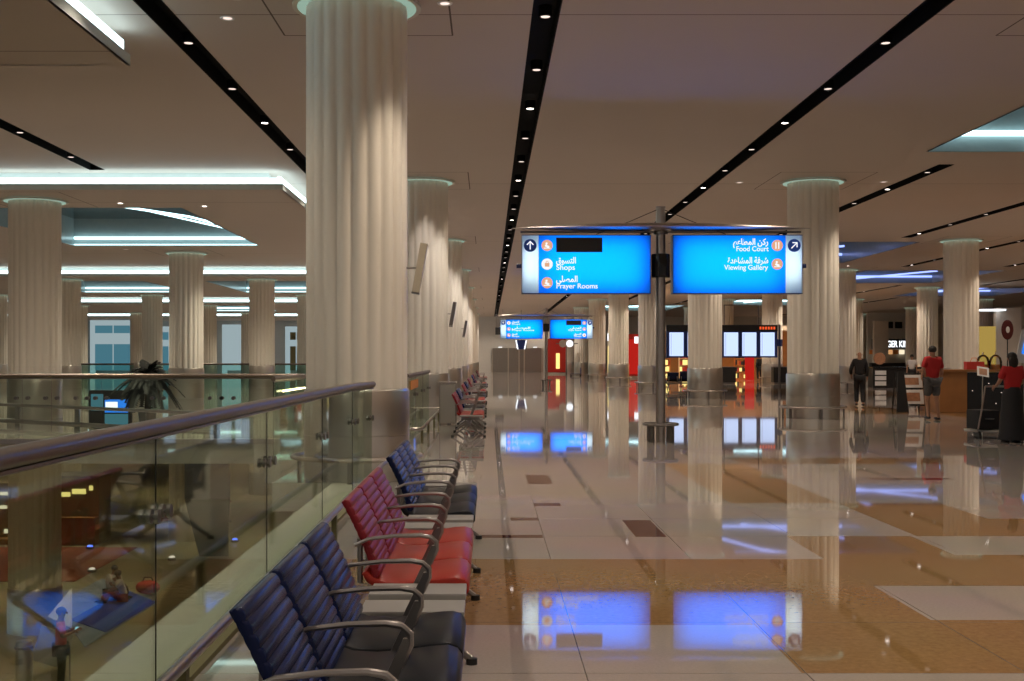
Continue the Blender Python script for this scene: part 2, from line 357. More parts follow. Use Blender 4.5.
# lowered soffits with lit coves
for k, (a, b_) in enumerate(SOFF):
    recs = [r for r in SREC if a < r[2] < b_]
    xs = sorted({-60, -4.84, *[r[i] for r in recs for i in (0, 1)]}); ys = sorted({a, b_, *[r[i] for r in recs for i in (2, 3)]})
    bm = cells(xs, ys, lambda x, y: not any(r[0] < x < r[1] and r[2] < y < r[3] for r in recs), lambda x, y: 0, ZS)
    me = bpy.data.meshes.new('ceiling_soffit'); bm.to_mesh(me); bm.free(); me.materials.append(MATS['ceiling_paint']); me.flip_normals()
    so = bpy.data.objects.new('ceiling_soffit', me); C.objects.link(so); struct(so)
    m = MB(); m.box(-60, -4.84, a-.04, a, ZS, ZS+.14); m.box(-4.88, -4.84, a, b_, ZS, ZS+.14)
    m.box(-60, -5.3, b_-.04, b_, ZS, ZC); m.box(-5.34, -5.3, a+.54, b_, ZS+.01, ZC)
    m.box(-60, -5.26, a+.49, a+.54, ZS+.01, ZC+.02)
    struct(m.build('ceiling_cove_lip', 'fascia_cool'))
    lab = ['cove light strip above the lowered ceiling, nearest, top left corner', 'bright white cove light strip along the lowered ceiling over the first left columns', 'second bright white cove strip behind the first one over the left hall', 'third white cove strip deeper in the left hall', 'last white cove strip far down the left hall'][k]
    ct = thing('cove_light', lab, 'cove light', (0, 0, 0), group='lit ceiling coves')
    m = MB(); m.box(-60, -5.0, a+.14, a+.26, ZS+.13, ZS+.30); m.build('front_tube', 'cove_core', ct)
    m = MB(); m.box(-5.00, -4.93, a+.14, b_, ZS+.16, ZS+.34); m.build('side_tube', 'cove_core', ct)
    for r in recs:
        z1 = ZS+.95
        m = MB(); m.box(r[0]-.05, r[0], r[2], r[3], ZS, z1); m.box(r[1], r[1]+.05, r[2], r[3], ZS, z1)
        m.box(r[0], r[1], r[2]-.05, r[2], ZS, z1); m.box(r[0], r[1], r[3], r[3]+.05, ZS, z1)
        struct(m.build('ceiling_recess_wall', 'recess_wall'))
        m = MB(); m.box(r[0]-.05, r[1]+.05, r[2]-.05, r[3]+.05, z1, z1+.04); struct(m.build('ceiling_recess_top', 'teal_dark'))
        rt = thing('recess_light', 'lit ceiling recess with light tubes and crossing glow streaks, '+{(31.6, -14.6): 'above the nearest left columns', (61.6, -14.6): 'second deep in the left hall', (61.6, -24.3): 'behind the second left column', (91, -14.6): 'far end of the left hall', (91, -24.3): 'far left corner of the hall'}[(r[2], r[0])], 'ceiling light', group='ceiling recess lights')
        m = MB(); m.box(r[0]+.05, r[1]-.05, r[3]-.14, r[3]-.02, ZS+.22, ZS+.30); m.build('tube_or_streak', 'recess_white', rt)
        m = MB(); m.box(r[0]+.02, r[1]-.02, r[3]-.05, r[3]-.02, ZS+.02, ZS+.05); m.build('tube_or_streak', 'recess_white', rt)
        m = MB(); m.tube([(r[1]-.1, r[3]-.4, ZS+.40), (r[1]-1.6, r[3]-3.4, ZS+.62), (r[0]+1.6, r[2]+2.2, ZS+.72)], .035, 6); m.build('tube_or_streak', 'recess_white', rt)  # this rod and the next glow in place of reflected streaks
        m = MB(); m.tube([(r[1]-.3, r[3]-1.0, ZS+.36), (r[1]-2.6, r[3]-5.4, ZS+.62)], .025, 6); m.build('tube_or_streak', 'recess_white', rt)
RW = {(9.4, 15.7): 'lit ceiling recess with a white tube and glow streaks at the top right', (9.4, 45.7): 'blue-lit ceiling recess just right of the column beside the signs', (19.1, 60.7): 'long blue-lit ceiling recess between the column beside the signs and the kiosk column',
      (28.8, 75.7): 'small blue-lit ceiling recess right of the kiosk column', (19.1, 90.7): 'white-lit ceiling recess seen below the right blue sign', (9.4, 100.7): 'white-lit ceiling recess beside the sign pole far away'}
for r in RECS:
    z1 = ZC+1.0; em = 'recess_'+r[4]
    m = MB(); m.box(r[0]-.05, r[0], r[2], r[3], ZC, z1); m.box(r[1], r[1]+.05, r[2], r[3], ZC, z1)
    m.box(r[0], r[1], r[2]-.05, r[2], ZC, z1); m.box(r[0], r[1], r[3], r[3]+.05, ZC, z1)
    struct(m.build('ceiling_recess_wall', 'recess_wall'))
    m = MB(); m.box(r[0]-.05, r[1]+.05, r[2]-.05, r[3]+.05, z1, z1+.04); struct(m.build('ceiling_recess_top', 'teal_dark'))
    rt = thing('recess_light', RW[(r[0], r[2])], 'ceiling light', group='ceiling recess lights')
    m = MB(); m.box(r[0]+.05, r[1]-.05, r[3]-.14, r[3]-.02, ZC+.33, ZC+.43); m.build('tube_or_streak', em, rt)
    m = MB(); m.tube([(r[0]+.15, r[3]-1.2, ZC+.5), (r[0]+2.2, r[3]-4.5, ZC+.75), (r[1]-1.0, r[2]+1.4, ZC+.85)], .06, 6); m.build('tube_or_streak', em, rt)  # slanted glowing rods, this and the one below, drawn for reflections
    m = MB(); m.tube([(r[0]+2.2, r[3]-.4, ZC+.22), (r[1]-.8, r[3]-3, ZC+.5)], .045, 6); m.build('tube_or_streak', em, rt)

# black channels with downlights
def names(x): return {-9.2: 'far left black ceiling channel', -4.22: 'black ceiling channel left of the big column', .73: 'black ceiling channel over the aisle', 5.57: 'long diagonal black ceiling channel right of the signs',
    10.45: 'short black ceiling channel behind the right sign column', 15.3: 'black ceiling channel right of the sign column', 20.1: 'black ceiling channel above the kiosk', 25.0: 'black ceiling channel at the right edge', 30.0: 'farthest right black ceiling channel'}[x]
disc_me = None; can_me = None; dim_me = None
for x in STRIPS:
    vis = 0
    for (a, b_) in strip_span(x):
        m = MB(); m.box(x-W2-.02, x-W2, a, b_, ZC-.004, ZC+.24); m.box(x+W2, x+W2+.02, a, b_, ZC-.004, ZC+.24); m.box(x-W2, x+W2, a-.02, a, ZC, ZC+.24); m.box(x-W2, x+W2, b_, b_+.02, ZC, ZC+.24)
        m.box(x-W2-.02, x+W2+.02, a, b_, ZC+.24, ZC+.26)
        tag(m.build('light_channel', 'channel_black'), names(x)+(', far stretch' if a > 50 else ', near stretch behind the camera' if b_ < 14 else ''), 'ceiling channel', 'black ceiling channels')
        y = 16.85-2.87*8 if a < 10 else a+1.2
        if x == .73: y -= 1.3
        i = 0
        while y < b_-.3:
            if y > a+.3:
                far = y > 62; sc = 2.8 if far else 1.0
                vis_ok = y > 12
                spot((x, y, ZC-.03), K_SPOT*sc*(1.0 if x < 12 else 1.05), WARM if (x > 3 or i % 2) else NEUT, 2.35, .85)
                if vis_ok and y < 100:
                    vis += 1
                    t = thing('ceiling_downlight', 'small round downlight, %s one along the %s' % (ORD[vis-1], names(x)), 'downlight', (x, y, ZC), group='downlights in the black channels')
                    if disc_me is None:
                        q = MB(); q.cyl((0, 0, .0), .060, .02, 16); o1 = q.build('lamp_glass', 'lamp_disc', t); disc_me = o1.data
                        q = MB(); q.lathe([(.065, .0), (.085, -.004), (.09, .0), (.09, .14), (.065, .14), (.065, .0)], n=16); o2 = q.build('lamp_housing', 'channel_black', t); can_me = o2.data
                    else:
                        for nm, dm in (('lamp_glass', disc_me), ('lamp_housing', can_me)):
                            o1 = bpy.data.objects.new(nm, dm); C.objects.link(o1); o1.parent = t
                    if i % 3 != 1:
                        if dim_me is None: dim_me = disc_me.copy(); dim_me.materials[0] = MATS['lamp_dim']
                        t.children[0].data = dim_me
            i += 1; y += 2.87*(2 if y > 60 else 1)
# small round downlights in the left soffits and beside columns
sm = None
for i, (x, y, z, lab) in enumerate([(-9.4, 30.6, ZS, 'tiny downlight on the left lowered ceiling before the recess'), (-7.4, 31.2, ZS, 'tiny downlight on the lowered ceiling right of the recess'),
        (-13.2, 43.6, ZS, 'tiny downlight between the recess and the second cove strip'), (-.55, 14.95, ZC, 'small ceiling downlight just right of the big column'), (-3.1, 14.7, ZC, 'small ceiling downlight just left of the big column'),
        (-3.4, 15.6, ZC, 'small ceiling downlight further left of the big column'), (6.3, 30.2, ZC, 'small ceiling downlight left of the column beside the signs'), (9.9, 30.1, ZC, 'small ceiling downlight right of the column beside the signs'),
        (17.2, 57.5, ZC, 'bright small downlight left of the kiosk column'), (20.6, 84, ZC, 'small downlight over the far food counters'), (22, 74, ZC, 'small downlight near the far food court ceiling'), (26.2, 63, ZC, 'small downlight right of the kiosk column')]):
    t = thing('small_downlight', lab, 'downlight', (x, y, z), group='small ceiling downlights')
    q = MB(); q.lathe([(.06, -.004), (.09, -.012), (.10, 0)], n=16); q.build('trim_ring', 'print_white', t)
    q = MB(); q.cyl((0, 0, -.006), .06, .006, 16); q.build('lamp_glass', 'lamp_disc' if i in (0, 1, 8) else 'lamp_dim', t)
for y in range(22, 128, 11):
    for x in (-8, -16, -26, -38):
        spot((x, y, (ZS if in_soff(x, y) else ZC)-.05), 760, (1.0, .90, .70), 2.5, .9)

# ---------------------------------------------------------------- columns
def column_mesh(h, r=.63, fl=20, z0=1.1):
    bm = bmesh.new(); n = fl*8; prof = []
    for i in range(n):
        a = 2*PI*i/n; t = (i % 8)/8
        rr = r-.045+.045*abs(math.sin(PI*t))**.8
        prof.append((rr*math.cos(a), rr*math.sin(a)))
    A = [bm.verts.new((x, y, z0)) for x, y in prof]; B = [bm.verts.new((x, y, h)) for x, y in prof]
    for i in range(n): bm.faces.new((A[i], A[(i+1) % n], B[(i+1) % n], B[i]))
    me = bpy.data.meshes.new('shaft'); bm.to_mesh(me); bm.free(); me.materials.append(MATS['column_white'])
    me.polygons.foreach_set('use_smooth', [True]*len(me.polygons))
    return me
CM = {}
def column(x, y, h, label, floor=0.0, bump=True, group=None):
    t = thing('fluted_column', label, 'column', (x, y, floor), group=group or 'fluted white columns', kind='thing')
    key = ('sh', round(h-floor, 2))
    if key not in CM: CM[key] = column_mesh(h-floor)
    o = bpy.data.objects.new('shaft', CM[key]); C.objects.link(o); o.parent = t
    def part(nm, key, fn):
        if key not in CM:
            o = fn(); CM[key] = o.data
        else:
            o = bpy.data.objects.new(nm, CM[key]); C.objects.link(o)
        o.parent = t; return o
    part('base_cladding', 'base', lambda: MB().lathe([(.60, 0), (.655, 0), (.655, .55), (.648, .553), (.655, .556), (.655, 1.09), (.64, 1.12), (.58, 1.12)], n=48).build('base_cladding', 'steel', None, True))
    if floor == 0:
        hh = h
        c = part('collar', 'collar', lambda: MB().lathe([(.70, 0), (.80, -.02), (.80, -.055), (.70, -.05), (.70, 0)], n=48).build('collar', 'fascia', None, True)); c.location.z = hh-.0
        c2 = part('collar_lamp', 'collarlamp', lambda: MB().lathe([(.60, -.004), (.74, -.004), (.74, -.058), (.62, -.058)], n=48).build('collar_lamp', 'collar_glow', None, True)); c2.parent = c
    if bump:
        ring = [(.80*math.cos(2*PI*i/40), .80*math.sin(2*PI*i/40), .28) for i in range(40)]
        br = part('bumper_rail', 'ring', lambda: MB().tube(ring, .028, 8, True).build('bumper_rail', 'steel_satin', None, True))
        for k in range(6):
            def mk():
                q = MB(); q.obox((.76, 0, .14), (.035, .06, .28)); return q.build('post', 'steel_dark')
            p = part('post', 'post', mk); p.rotation_euler.z = k*PI/3+PI/6; p.parent = br
    return t
rows = [(-1.65, range(1, 9), 'row standing beside the seats'), (8.1, range(2, 9), 'row just right of the sign poles'), (17.7, range(3, 8), 'row running behind the kiosk'), (27.4, range(5, 8), 'row right of the kiosk'), (37.1, range(6, 9), 'outermost row on the right'),
        (-11.35, range(2, 6), 'first row across the glass-railed void'), (-21.05, range(4, 8), 'second row in the left hall'), (-30.75, range(5, 9), 'outermost row in the left hall')]
for x, rg, nm in rows:
    for j, k in enumerate(rg):
        y = 15.0*k
        h = ZS if in_soff(x, y) else ZC
        lab = 'fluted white column, %s from the camera in the %s' % (ORD[j], nm)
        if x == -1.65 and k == 1: lab = 'biggest fluted white column standing at the end of the glass railing'
        if x == 17.7 and k == 3: lab = 'fluted white column rising behind the wooden kiosk'
        if x == 8.1 and k == 2: lab = 'fluted white column with broad steel base just right of the signs'
        column(x, y, h, lab, bump=(x > -5 and k < 7))
for x, y, lab in [(-11.35, 30, 'nearest column on the lower floor beside the bin, seen through glass'), (-11.35, 45, 'second column on the lower floor, beyond the blue mat'), (-21.05, 45, 'lower floor column further left through the glass'),
                  (-11.35, 60, 'third column on the lower floor through the glass'), (-21.05, 60, 'distant lower floor column through the glass')]:
    column(x, y, -.34, lab, floor=ZL, bump=(False), group='lower floor columns')
# spots that graze the columns
for x, rg, nm in rows[:3]:
    for k in rg:
        if k > 5: continue
        spot((x+1.05, 15*k-.95, ZC-.04), 300, WARM if x != -1.65 or k == 1 else NEUT, 1.2, .8, key=('c', x < 0 and k > 1))
        if k > 1 and x < 0: spot((x+.2, 15*k-1.15, ZC-.04), 160, (1, .88, .8), 1.1, .8, key='cw')

# wall speakers on the seat-side columns
for i, (y, px0, z0, z1, lab) in enumerate([(14.95, -.86, 2.31, 2.93, 'slim tilted beige speaker panel on an arm right of the biggest column'), (29.9, -.90, 2.3, 2.9, 'slim dark speaker panel on the second column beside the seats'), (44.9, -.90, 2.3, 2.9, 'slim speaker panel on the third column beside the seats')]):
    t = thing('column_speaker', lab, 'speaker', (px0, y, (z0+z1)/2), group='column speakers')
    q = MB(); R_ = Matrix.Rotation(math.radians(10), 3, 'Y'); q.obox((0, 0, 0), (.09, .14, z1-z0), R_, .008); q.build('case', 'speaker_beige' if i == 0 else 'steel_dark', t)
    q = MB(); q.obox((0, 0, -.318), (.095, .145, .02), None); o = q.build('end_cap', 'steel_dark', t); o.rotation_euler.y = math.radians(10)
    q = MB(); q.tube([(-.2, 0, 0), (-.04, 0, 0)], .012, 6); q.build('bracket', 'steel_satin', t)

# ---------------------------------------------------------------- glass railings
def railing(name, label, pts, panels, base_z=-.28, glass='rail_glass', rail_r=.036, discs=True, h=1.19, ry=.05):
    t = thing(name, label, 'railing', (0, 0, 0))
    m = MB(); m.tube([(p[0], p[1], h) for p in pts], rail_r, 14); 
    hr = m.build('handrail', 'rail_metal', t, True)
    m = MB()
    for a, b_ in zip(pts[:-1], pts[1:]):
        m.tube([(a[0], a[1], h-.045), (b_[0], b_[1], h-.045)], .011, 6)
    o = m.build('under_channel', 'steel_dark', t); o.parent = hr
    for (a, b_) in panels:
        A, B = Vector((a[0], a[1], 0)), Vector((b_[0], b_[1], 0)); d = (B-A); L = d.length; ang = math.atan2(d.y, d.x)
        q = MB(); q.obox(((A+B)/2)+Vector((0, 0, (h-.05+base_z)/2)), (L-.014, .008, h-.05-base_z), Matrix.Rotation(ang, 3, 'Z')); g = q.build('glass_panel', glass, t)
        q = MB(); q.obox(A+Vector((0, 0, (h-.05+base_z)/2)), (.003, .007, h-.05-base_z), Matrix.Rotation(ang, 3, 'Z')); e = q.build('panel_edge', 'black_gloss', t)
        if discs:
            u = d.normalized()
            for s_, P_ in ((1, A), (-1, B)):
                c = P_+u*s_*.10; nn = Vector((-u.y, u.x, 0))
                q = MB()
                M = Matrix.Translation(c+Vector((0, 0, .80))) @ nn.to_track_quat('Z', 'Y').to_matrix().to_4x4()
                tmp = MB()
                for off in (-.045, -.012, .021): tmp.cyl((0, 0, off), .032, .018, 16)
                tmp.cyl((0, 0, -.045), .010, .085, 10)
                bmesh.ops.transform(tmp.bm, matrix=M, verts=tmp.bm.verts); q.join(tmp)
                q.build('glass_clamp', 'steel_dark', g, True)
    return t
X0 = -1.5
js = [(X0, -2.7), (X0, 0), (X0, 2.7), (X0, 5.4), (X0, 8.1), (X0, 10.8), (X0, 13.2)]
railing('glass_railing', 'long glass railing with round brown metal handrail, left of the seats', [(X0, -3), (X0, 6), (X0, 13.0), (X0+.05, 13.5), (-1.37, 14.16)], list(zip(js[:-1], js[1:]))+[((X0, 13.2), (-1.38, 14.12))])
jx = [-19.4, -16.7, -14.0, -11.3, -8.15, -7.64, -7.11, -6.77, -5.78, -4.77, -4.56, -3.6, -3.2]
railing('glass_railing', 'glass railing crossing behind the void at the far side', [(-19.4, 20.95), (-3.2, 20.95)], [((a, 20.95), (b_, 20.95)) for a, b_ in zip(jx[:-1], jx[1:])], 0)
t = railing('glass_railing', 'short glass railing with lit yellow strip, between void and biggest column', [(-3.2, 20.8), (-3.2, 17.8)], [((-3.2, 17.8), (-3.2, 20.8))], 0)
q = MB(); q.tube([(-3.16, 20.6, .99), (-3.16, 18.4, .99)], .014, 6); q.build('light_strip', 'led_yellow', t)
t = railing('glass_railing', 'glass railing with small orange notice between the first two seat-side columns', [(-1.42, 20.8), (-1.42, 28.4)], [((-1.42, 20.8), (-1.42, 23.3)), ((-1.42, 23.3), (-1.42, 25.8)), ((-1.42, 25.8), (-1.42, 28.3))], 0)
q = MB(); q.box(-1.445, -1.395, 20.75, 20.8, 0, 1.17); q.build('end_post', 'steel_satin', t)
q = MB(); q.box(-1.40, -1.39, 21.4, 23.6, .93, 1.09); q.build('notice', 'print_orange', t)
for k in range(3): railing('glass_railing', ['far green glass railing seen left of the palm', 'far green glass railing behind the left hall columns', 'far green glass railing beside the biggest column'][k], [(-24+6.5*k, 61.5), (-18.2+6.5*k, 61.5)], [((-24+6.5*k, 61.5), (-18.2+6.5*k, 61.5))], 0, 'far_glass', discs=False)

# low trolley bumper rails along the railing foot
def bumper(label, pts, posts):
    t = thing('trolley_bumper_rail', label, 'bumper rail', (0, 0, 0), group='trolley bumper rails')
    m = MB(); m.tube([(x, y, .27) for x, y in pts], .027, 10); m.build('rail', 'steel_satin', t, True)
    for x, y in posts:
        q = MB(); q.box(x-.03, x+.01, y-.03, y+.03, 0, .26); q.build('post', 'olive', t)
bumper('low steel bumper rail along the foot of the long glass railing', [(-1.23, -3), (-1.23, 8), (-1.23, 13.9), (-1.20, 14.15), (-1.12, 14.3), (-.95, 14.45)], [(-1.24, y) for y in (.1, 2.5, 4.9, 7.3, 9.7, 12.1)])
bumper('low steel bumper rail bending along the second glass railing', [(-1.36, 20.72), (-1.22, 20.75), (-1.17, 20.95), (-1.17, 28.2), (-1.12, 28.7), (-.95, 29.0)], [(-1.18, y) for y in (21.3, 23.6, 26, 28.3)])

# low barrier with two rails beyond the cross railing
t = thing('low_barrier', 'low dark barrier with posts beyond the cross railing', 'barrier', (0, 0, 0))
q = MB(); q.tube([(-12.2, 27.6, .47), (-5.0, 22.2, .47)], .035, 8); q.build('top_rail', 'steel_dark', t)
q = MB(); q.tube([(-12.2, 27.6, .12), (-5.0, 22.2, .12)], .05, 8); q.build('bottom_rail', 'steel_dark', t)
for k in range(5):
    f = k/4; q = MB(); q.box(-12.1+7*f, -12.0+7*f, 27.5-5.22*f, 27.56-5.22*f, 0, .46); q.build('post', 'steel_dark', t)

# ---------------------------------------------------------------- beam seating
def ribbed_back():
    m = MB(); n = 80; f, bk = [], []
    for i in range(n+1):
        u = i/n
        x = -.51-.045*u-.11*u**1.5; z = .44+.375*u
        rib = .008*abs(math.sin(PI*10*u))**.6
        d = Vector((.96, 0, .28))
        th = .022 if 0 < i < n else .006
        f.append((x+d.x*(rib+th*.5), z+d.z*(rib+th*.5))); bk.append((x-d.x*(th+rib*.4), z-d.z*(th+rib*.4)))
    prof = f+bk[::-1]; cx = sum(p[0] for p in prof)/len(prof)
    secs = []
    for y, s in ((-.276, .35), (-.270, .8), (-.256, 1), (.256, 1), (.270, .8), (.276, .35)):
        sec = []
        for i, p in enumerate(f):
            q = bk[i]; mid = ((p[0]+q[0])/2, (p[1]+q[1])/2); sec.append((mid[0]+(p[0]-mid[0])*s, y, mid[1]+(p[1]-mid[1])*s))
        for i in range(n, -1, -1):
            p, q = f[i], bk[i]; mid = ((p[0]+q[0])/2, (p[1]+q[1])/2); sec.append((mid[0]+(q[0]-mid[0])*s, y, mid[1]+(q[1]-mid[1])*s))
        secs.append(sec)
    m.loft(secs); return m
def seat_pad():
    m = MB(); top, bot = [], []
    P_ = [(-.56, .475), (-.53, .445), (-.47, .425), (-.38, .42), (-.28, .428), (-.18, .442), (-.12, .446), (-.085, .435), (-.068, .41), (-.066, .375)]
    B_ = [(-.585, .455), (-.56, .415), (-.49, .375), (-.38, .365), (-.28, .37), (-.18, .382), (-.13, .385), (-.11, .38), (-.095, .37), (-.085, .355)]
    secs = []
    for y, s in ((-.287, .3), (-.280, .8), (-.262, 1), (.262, 1), (.280, .8), (.287, .3)):
        sec = []
        for (a, b_) in zip(P_, B_):
            mid = ((a[0]+b_[0])/2, (a[1]+b_[1])/2); sec.append((mid[0]+(a[0]-mid[0])*s, y, mid[1]+(a[1]-mid[1])*s))
        for (a, b_) in zip(P_[::-1], B_[::-1]):
            mid = ((a[0]+b_[0])/2, (a[1]+b_[1])/2); sec.append((mid[0]+(b_[0]-mid[0])*s, y, mid[1]+(b_[1]-mid[1])*s))
        secs.append(sec)
    m.loft(secs); return m
def bench_proto(colour, label):
    t = thing('beam_seating', label, 'bench', (0, 0, 0), group='rows of airport seats beside the railing')
    bmat, smat = ('blue_vinyl', 'navy_seat') if colour == 'blue' else ('red_vinyl', 'red_seat')
    pitch = .595
    for k in (-1, 0, 1):
        o = ribbed_back().build('backrest', bmat, t, True); o.location.y = k*pitch
        q = MB(); q.tube([(-.60, -.2, .40), (-.60, -.2, .62)], .014, 6); q.tube([(-.60, .2, .40), (-.60, .2, .62)], .014, 6); s_ = q.build('back_support', 'arm_metal', o)
        o = seat_pad().build('seat', smat, t, True); o.location.y = k*pitch
    for k in range(4):
        y = (k-1.5)*pitch; q = MB()
        pts = [(-.615, y, .60), (-.55, y, .63), (-.42, y, .645), (-.30, y, .648), (-.25, y, .640), (-.222, y, .615), (-.222, y, .58), (-.25, y, .52), (-.31, y, .43), (-.35, y, .35)]
        q.tube(pts, [.009, .009, .010, .011, .012, .012, .012, .012, .012, .012], 8); a_ = q.build('armrest', 'arm_metal', t, True)
        q = MB(); q.loft([[(-.245, y-.010, .60), (-.245, y+.010, .60), (-.215, y+.010, .60), (-.215, y-.010, .60)], [(-.37, y-.018, .34), (-.37, y+.018, .34), (-.31, y+.018, .34), (-.31, y-.018, .34)]])
        q.obox((-.33, y, .345), (.34, .03, .035), None, .004); br = q.build('arm_bracket', 'steel_dark', a_)
    q = MB(); q.box(-.40, -.31, -1.2, 1.2, .26, .33, .008); q.build('beam', 'steel_dark', t)
    for s_ in (-1, 1):
        y0, y1 = sorted((s_*.93, s_*1.19)); q = MB(); q.box(-.52, -.075, y0, y1, .395, .425, .008); q.build('side_table', 'table_grey', t)
        y = s_*.78; q = MB()
        q.tube([(-.355, y, .27), (-.25, y, .16), (-.06, y, .025)], [.026, .022, .018], 8); q.tube([(-.355, y, .27), (-.46, y, .16), (-.66, y, .025)], [.026, .022, .018], 8)
        q.box(-.40, -.31, y-.05, y+.05, .20, .27, .005)
        lg = q.build('leg', 'steel_dark', t, True)
        q = MB(); q.cyl((-.055, y, 0), .028, .03, 12); q.cyl((-.665, y, 0), .028, .03, 12); q.build('foot', 'black', lg)
    return t
bl = bench_proto('blue', 'navy blue ribbed three-seat airport bench, nearest in the row by the railing')
rd = bench_proto('red', 'bright red ribbed three-seat airport bench between two blue benches')
bpy.context.view_layer.update()
benches = [('blue', 4.15, None), ('red', 6.66, None), ('blue', 9.17, 'navy blue three-seat bench right behind the nearest red bench'),
    ('red', 23.6, 'red three-seat bench standing alone past the biggest column'), ('blue', 26.5, 'dark blue bench behind the lone red bench'), ('red', 31.6, 'red bench beside the second column of the seat row'), ('blue', 34.6, 'dark blue bench beyond the second column of the seat row'),
    ('red', 40.0, 'distant red bench before the third column of the seat row'), ('blue', 48, 'distant dark blue bench past the third column of the seat row'), ('red', 52, 'very distant red bench towards the far doors'), ('blue', 63, 'farthest dark blue bench in the row by the columns'), ('red', 68, 'farthest red bench in the row by the columns')]
used = set()
for c_, y, lab in benches:
    src = bl if c_ == 'blue' else rd
    if c_ not in used: used.add(c_); o = src
    else: o = copy_tree(src)
    o.location = (-.03, y, 0)
    if lab: o['label'] = lab
# seating groups in the middle distance
for x, y, rz, c_, lab in [(9.4, 58, PI/2, 'blue', 'dark bench in front of the departure board, left group'), (10.8, 63, PI/2, 'blue', 'second dark bench behind the first under the departure board')]:
    o = copy_tree(bl); o.location = (x, y, 0); o.rotation_euler.z = rz; o['label'] = lab; o['group'] = 'benches near the departure board'

# ---------------------------------------------------------------- trash bin by the far seats
t = thing('litter_bin', 'square steel litter bin behind the lone red bench', 'bin', (-.93, 27.2, 0))
q = MB(); q.box(-.18, .18, -.18, .18, .03, .90, .02); q.build('body', 'steel', t)
q = MB(); q.box(-.20, .20, -.20, .20, .92, .96, .01); q.build('lid', 'steel_satin', t)
q = MB()
for sx in (-.18, .18):
    for sy in (-.18, .18): q.box(sx-.012, sx+.012, sy-.012, sy+.012, 0, .93)
q.build('frame', 'steel_satin', t)

# ---------------------------------------------------------------- hanging direction signs
AR = {'shops': '\uFED5\uFEEE\uFEB4\uFE98\uFEDF\uFE8D', 'pray': '\uFEF0\uFEE0\uFEBC\uFEE4\uFEDF\uFE8D',
      'food': '\uFEE2\uFECB\uFE8E\uFEC4\uFEE4\uFEDF\uFE8D \uFEE6\uFEDB\uFEAD', 'view': '\uFE93\uFEAA\uFEEB\uFE8E\uFEB8\uFEE4\uFEDF\uFE8D \uFE94\uFED3\uFEAE\uFEB7'}
def arrow(parent, cx, cz, r, ang, y):
    q = MB(); q.cyl((cx, y, cz), r, .006, 28, axis='y'); d = q.build('arrow_disc', 'box_navy', parent)
    q = MB(); R_ = Matrix.Rotation(ang, 3, 'Y')
    for c, s_, a in (((0, 0, 0), (.16*r, .004, 1.25*r), 0), ((.23*r, 0, .37*r), (.16*r, .004, .78*r), -PI/4), ((-.23*r, 0, .37*r), (.16*r, .004, .78*r), PI/4)):
        q.obox(Vector((cx, y-.006, cz))+R_ @ Vector(c), s_, R_ @ Matrix.Rotation(a, 3, 'Y'))
    q.build('arrow', 'box_text', d)
def icon(parent, cx, cz, r, kind, y):
    q = MB(); q.cyl((cx, y, cz), r, .006, 24, axis='y'); d = q.build('pictogram', 'box_text' if kind == 'bag' else 'box_orange', parent)
    q = MB(); wm = 'box_text' if kind != 'bag' else 'box_orange'
    if kind == 'bag': q.box(cx-.4*r, cx+.4*r, y-.005, y-.002, cz-.45*r, cz+.2*r); q.tube([(cx-.2*r, y-.004, cz+.2*r), (cx-.15*r, y-.004, cz+.5*r), (cx+.15*r, y-.004, cz+.5*r), (cx+.2*r, y-.004, cz+.2*r)], .06*r, 5)
    elif kind == 'fork': q.box(cx-.35*r, cx-.15*r, y-.005, y-.002, cz-.6*r, cz+.6*r); q.box(cx+.15*r, cx+.35*r, y-.005, y-.002, cz-.6*r, cz+.6*r)
    else: q.ell((cx-.1*r, y-.004, cz+.35*r), (.2*r, .002, .2*r), 10, 6); q.obox((cx, y-.004, cz-.15*r), (.8*r, .003, .4*r), Matrix.Rotation(.5, 3, 'Y')); q.box(cx-.6*r, cx+.6*r, y-.005, y-.002, cz-.55*r, cz-.4*r)
    q.build('symbol', wm, d)
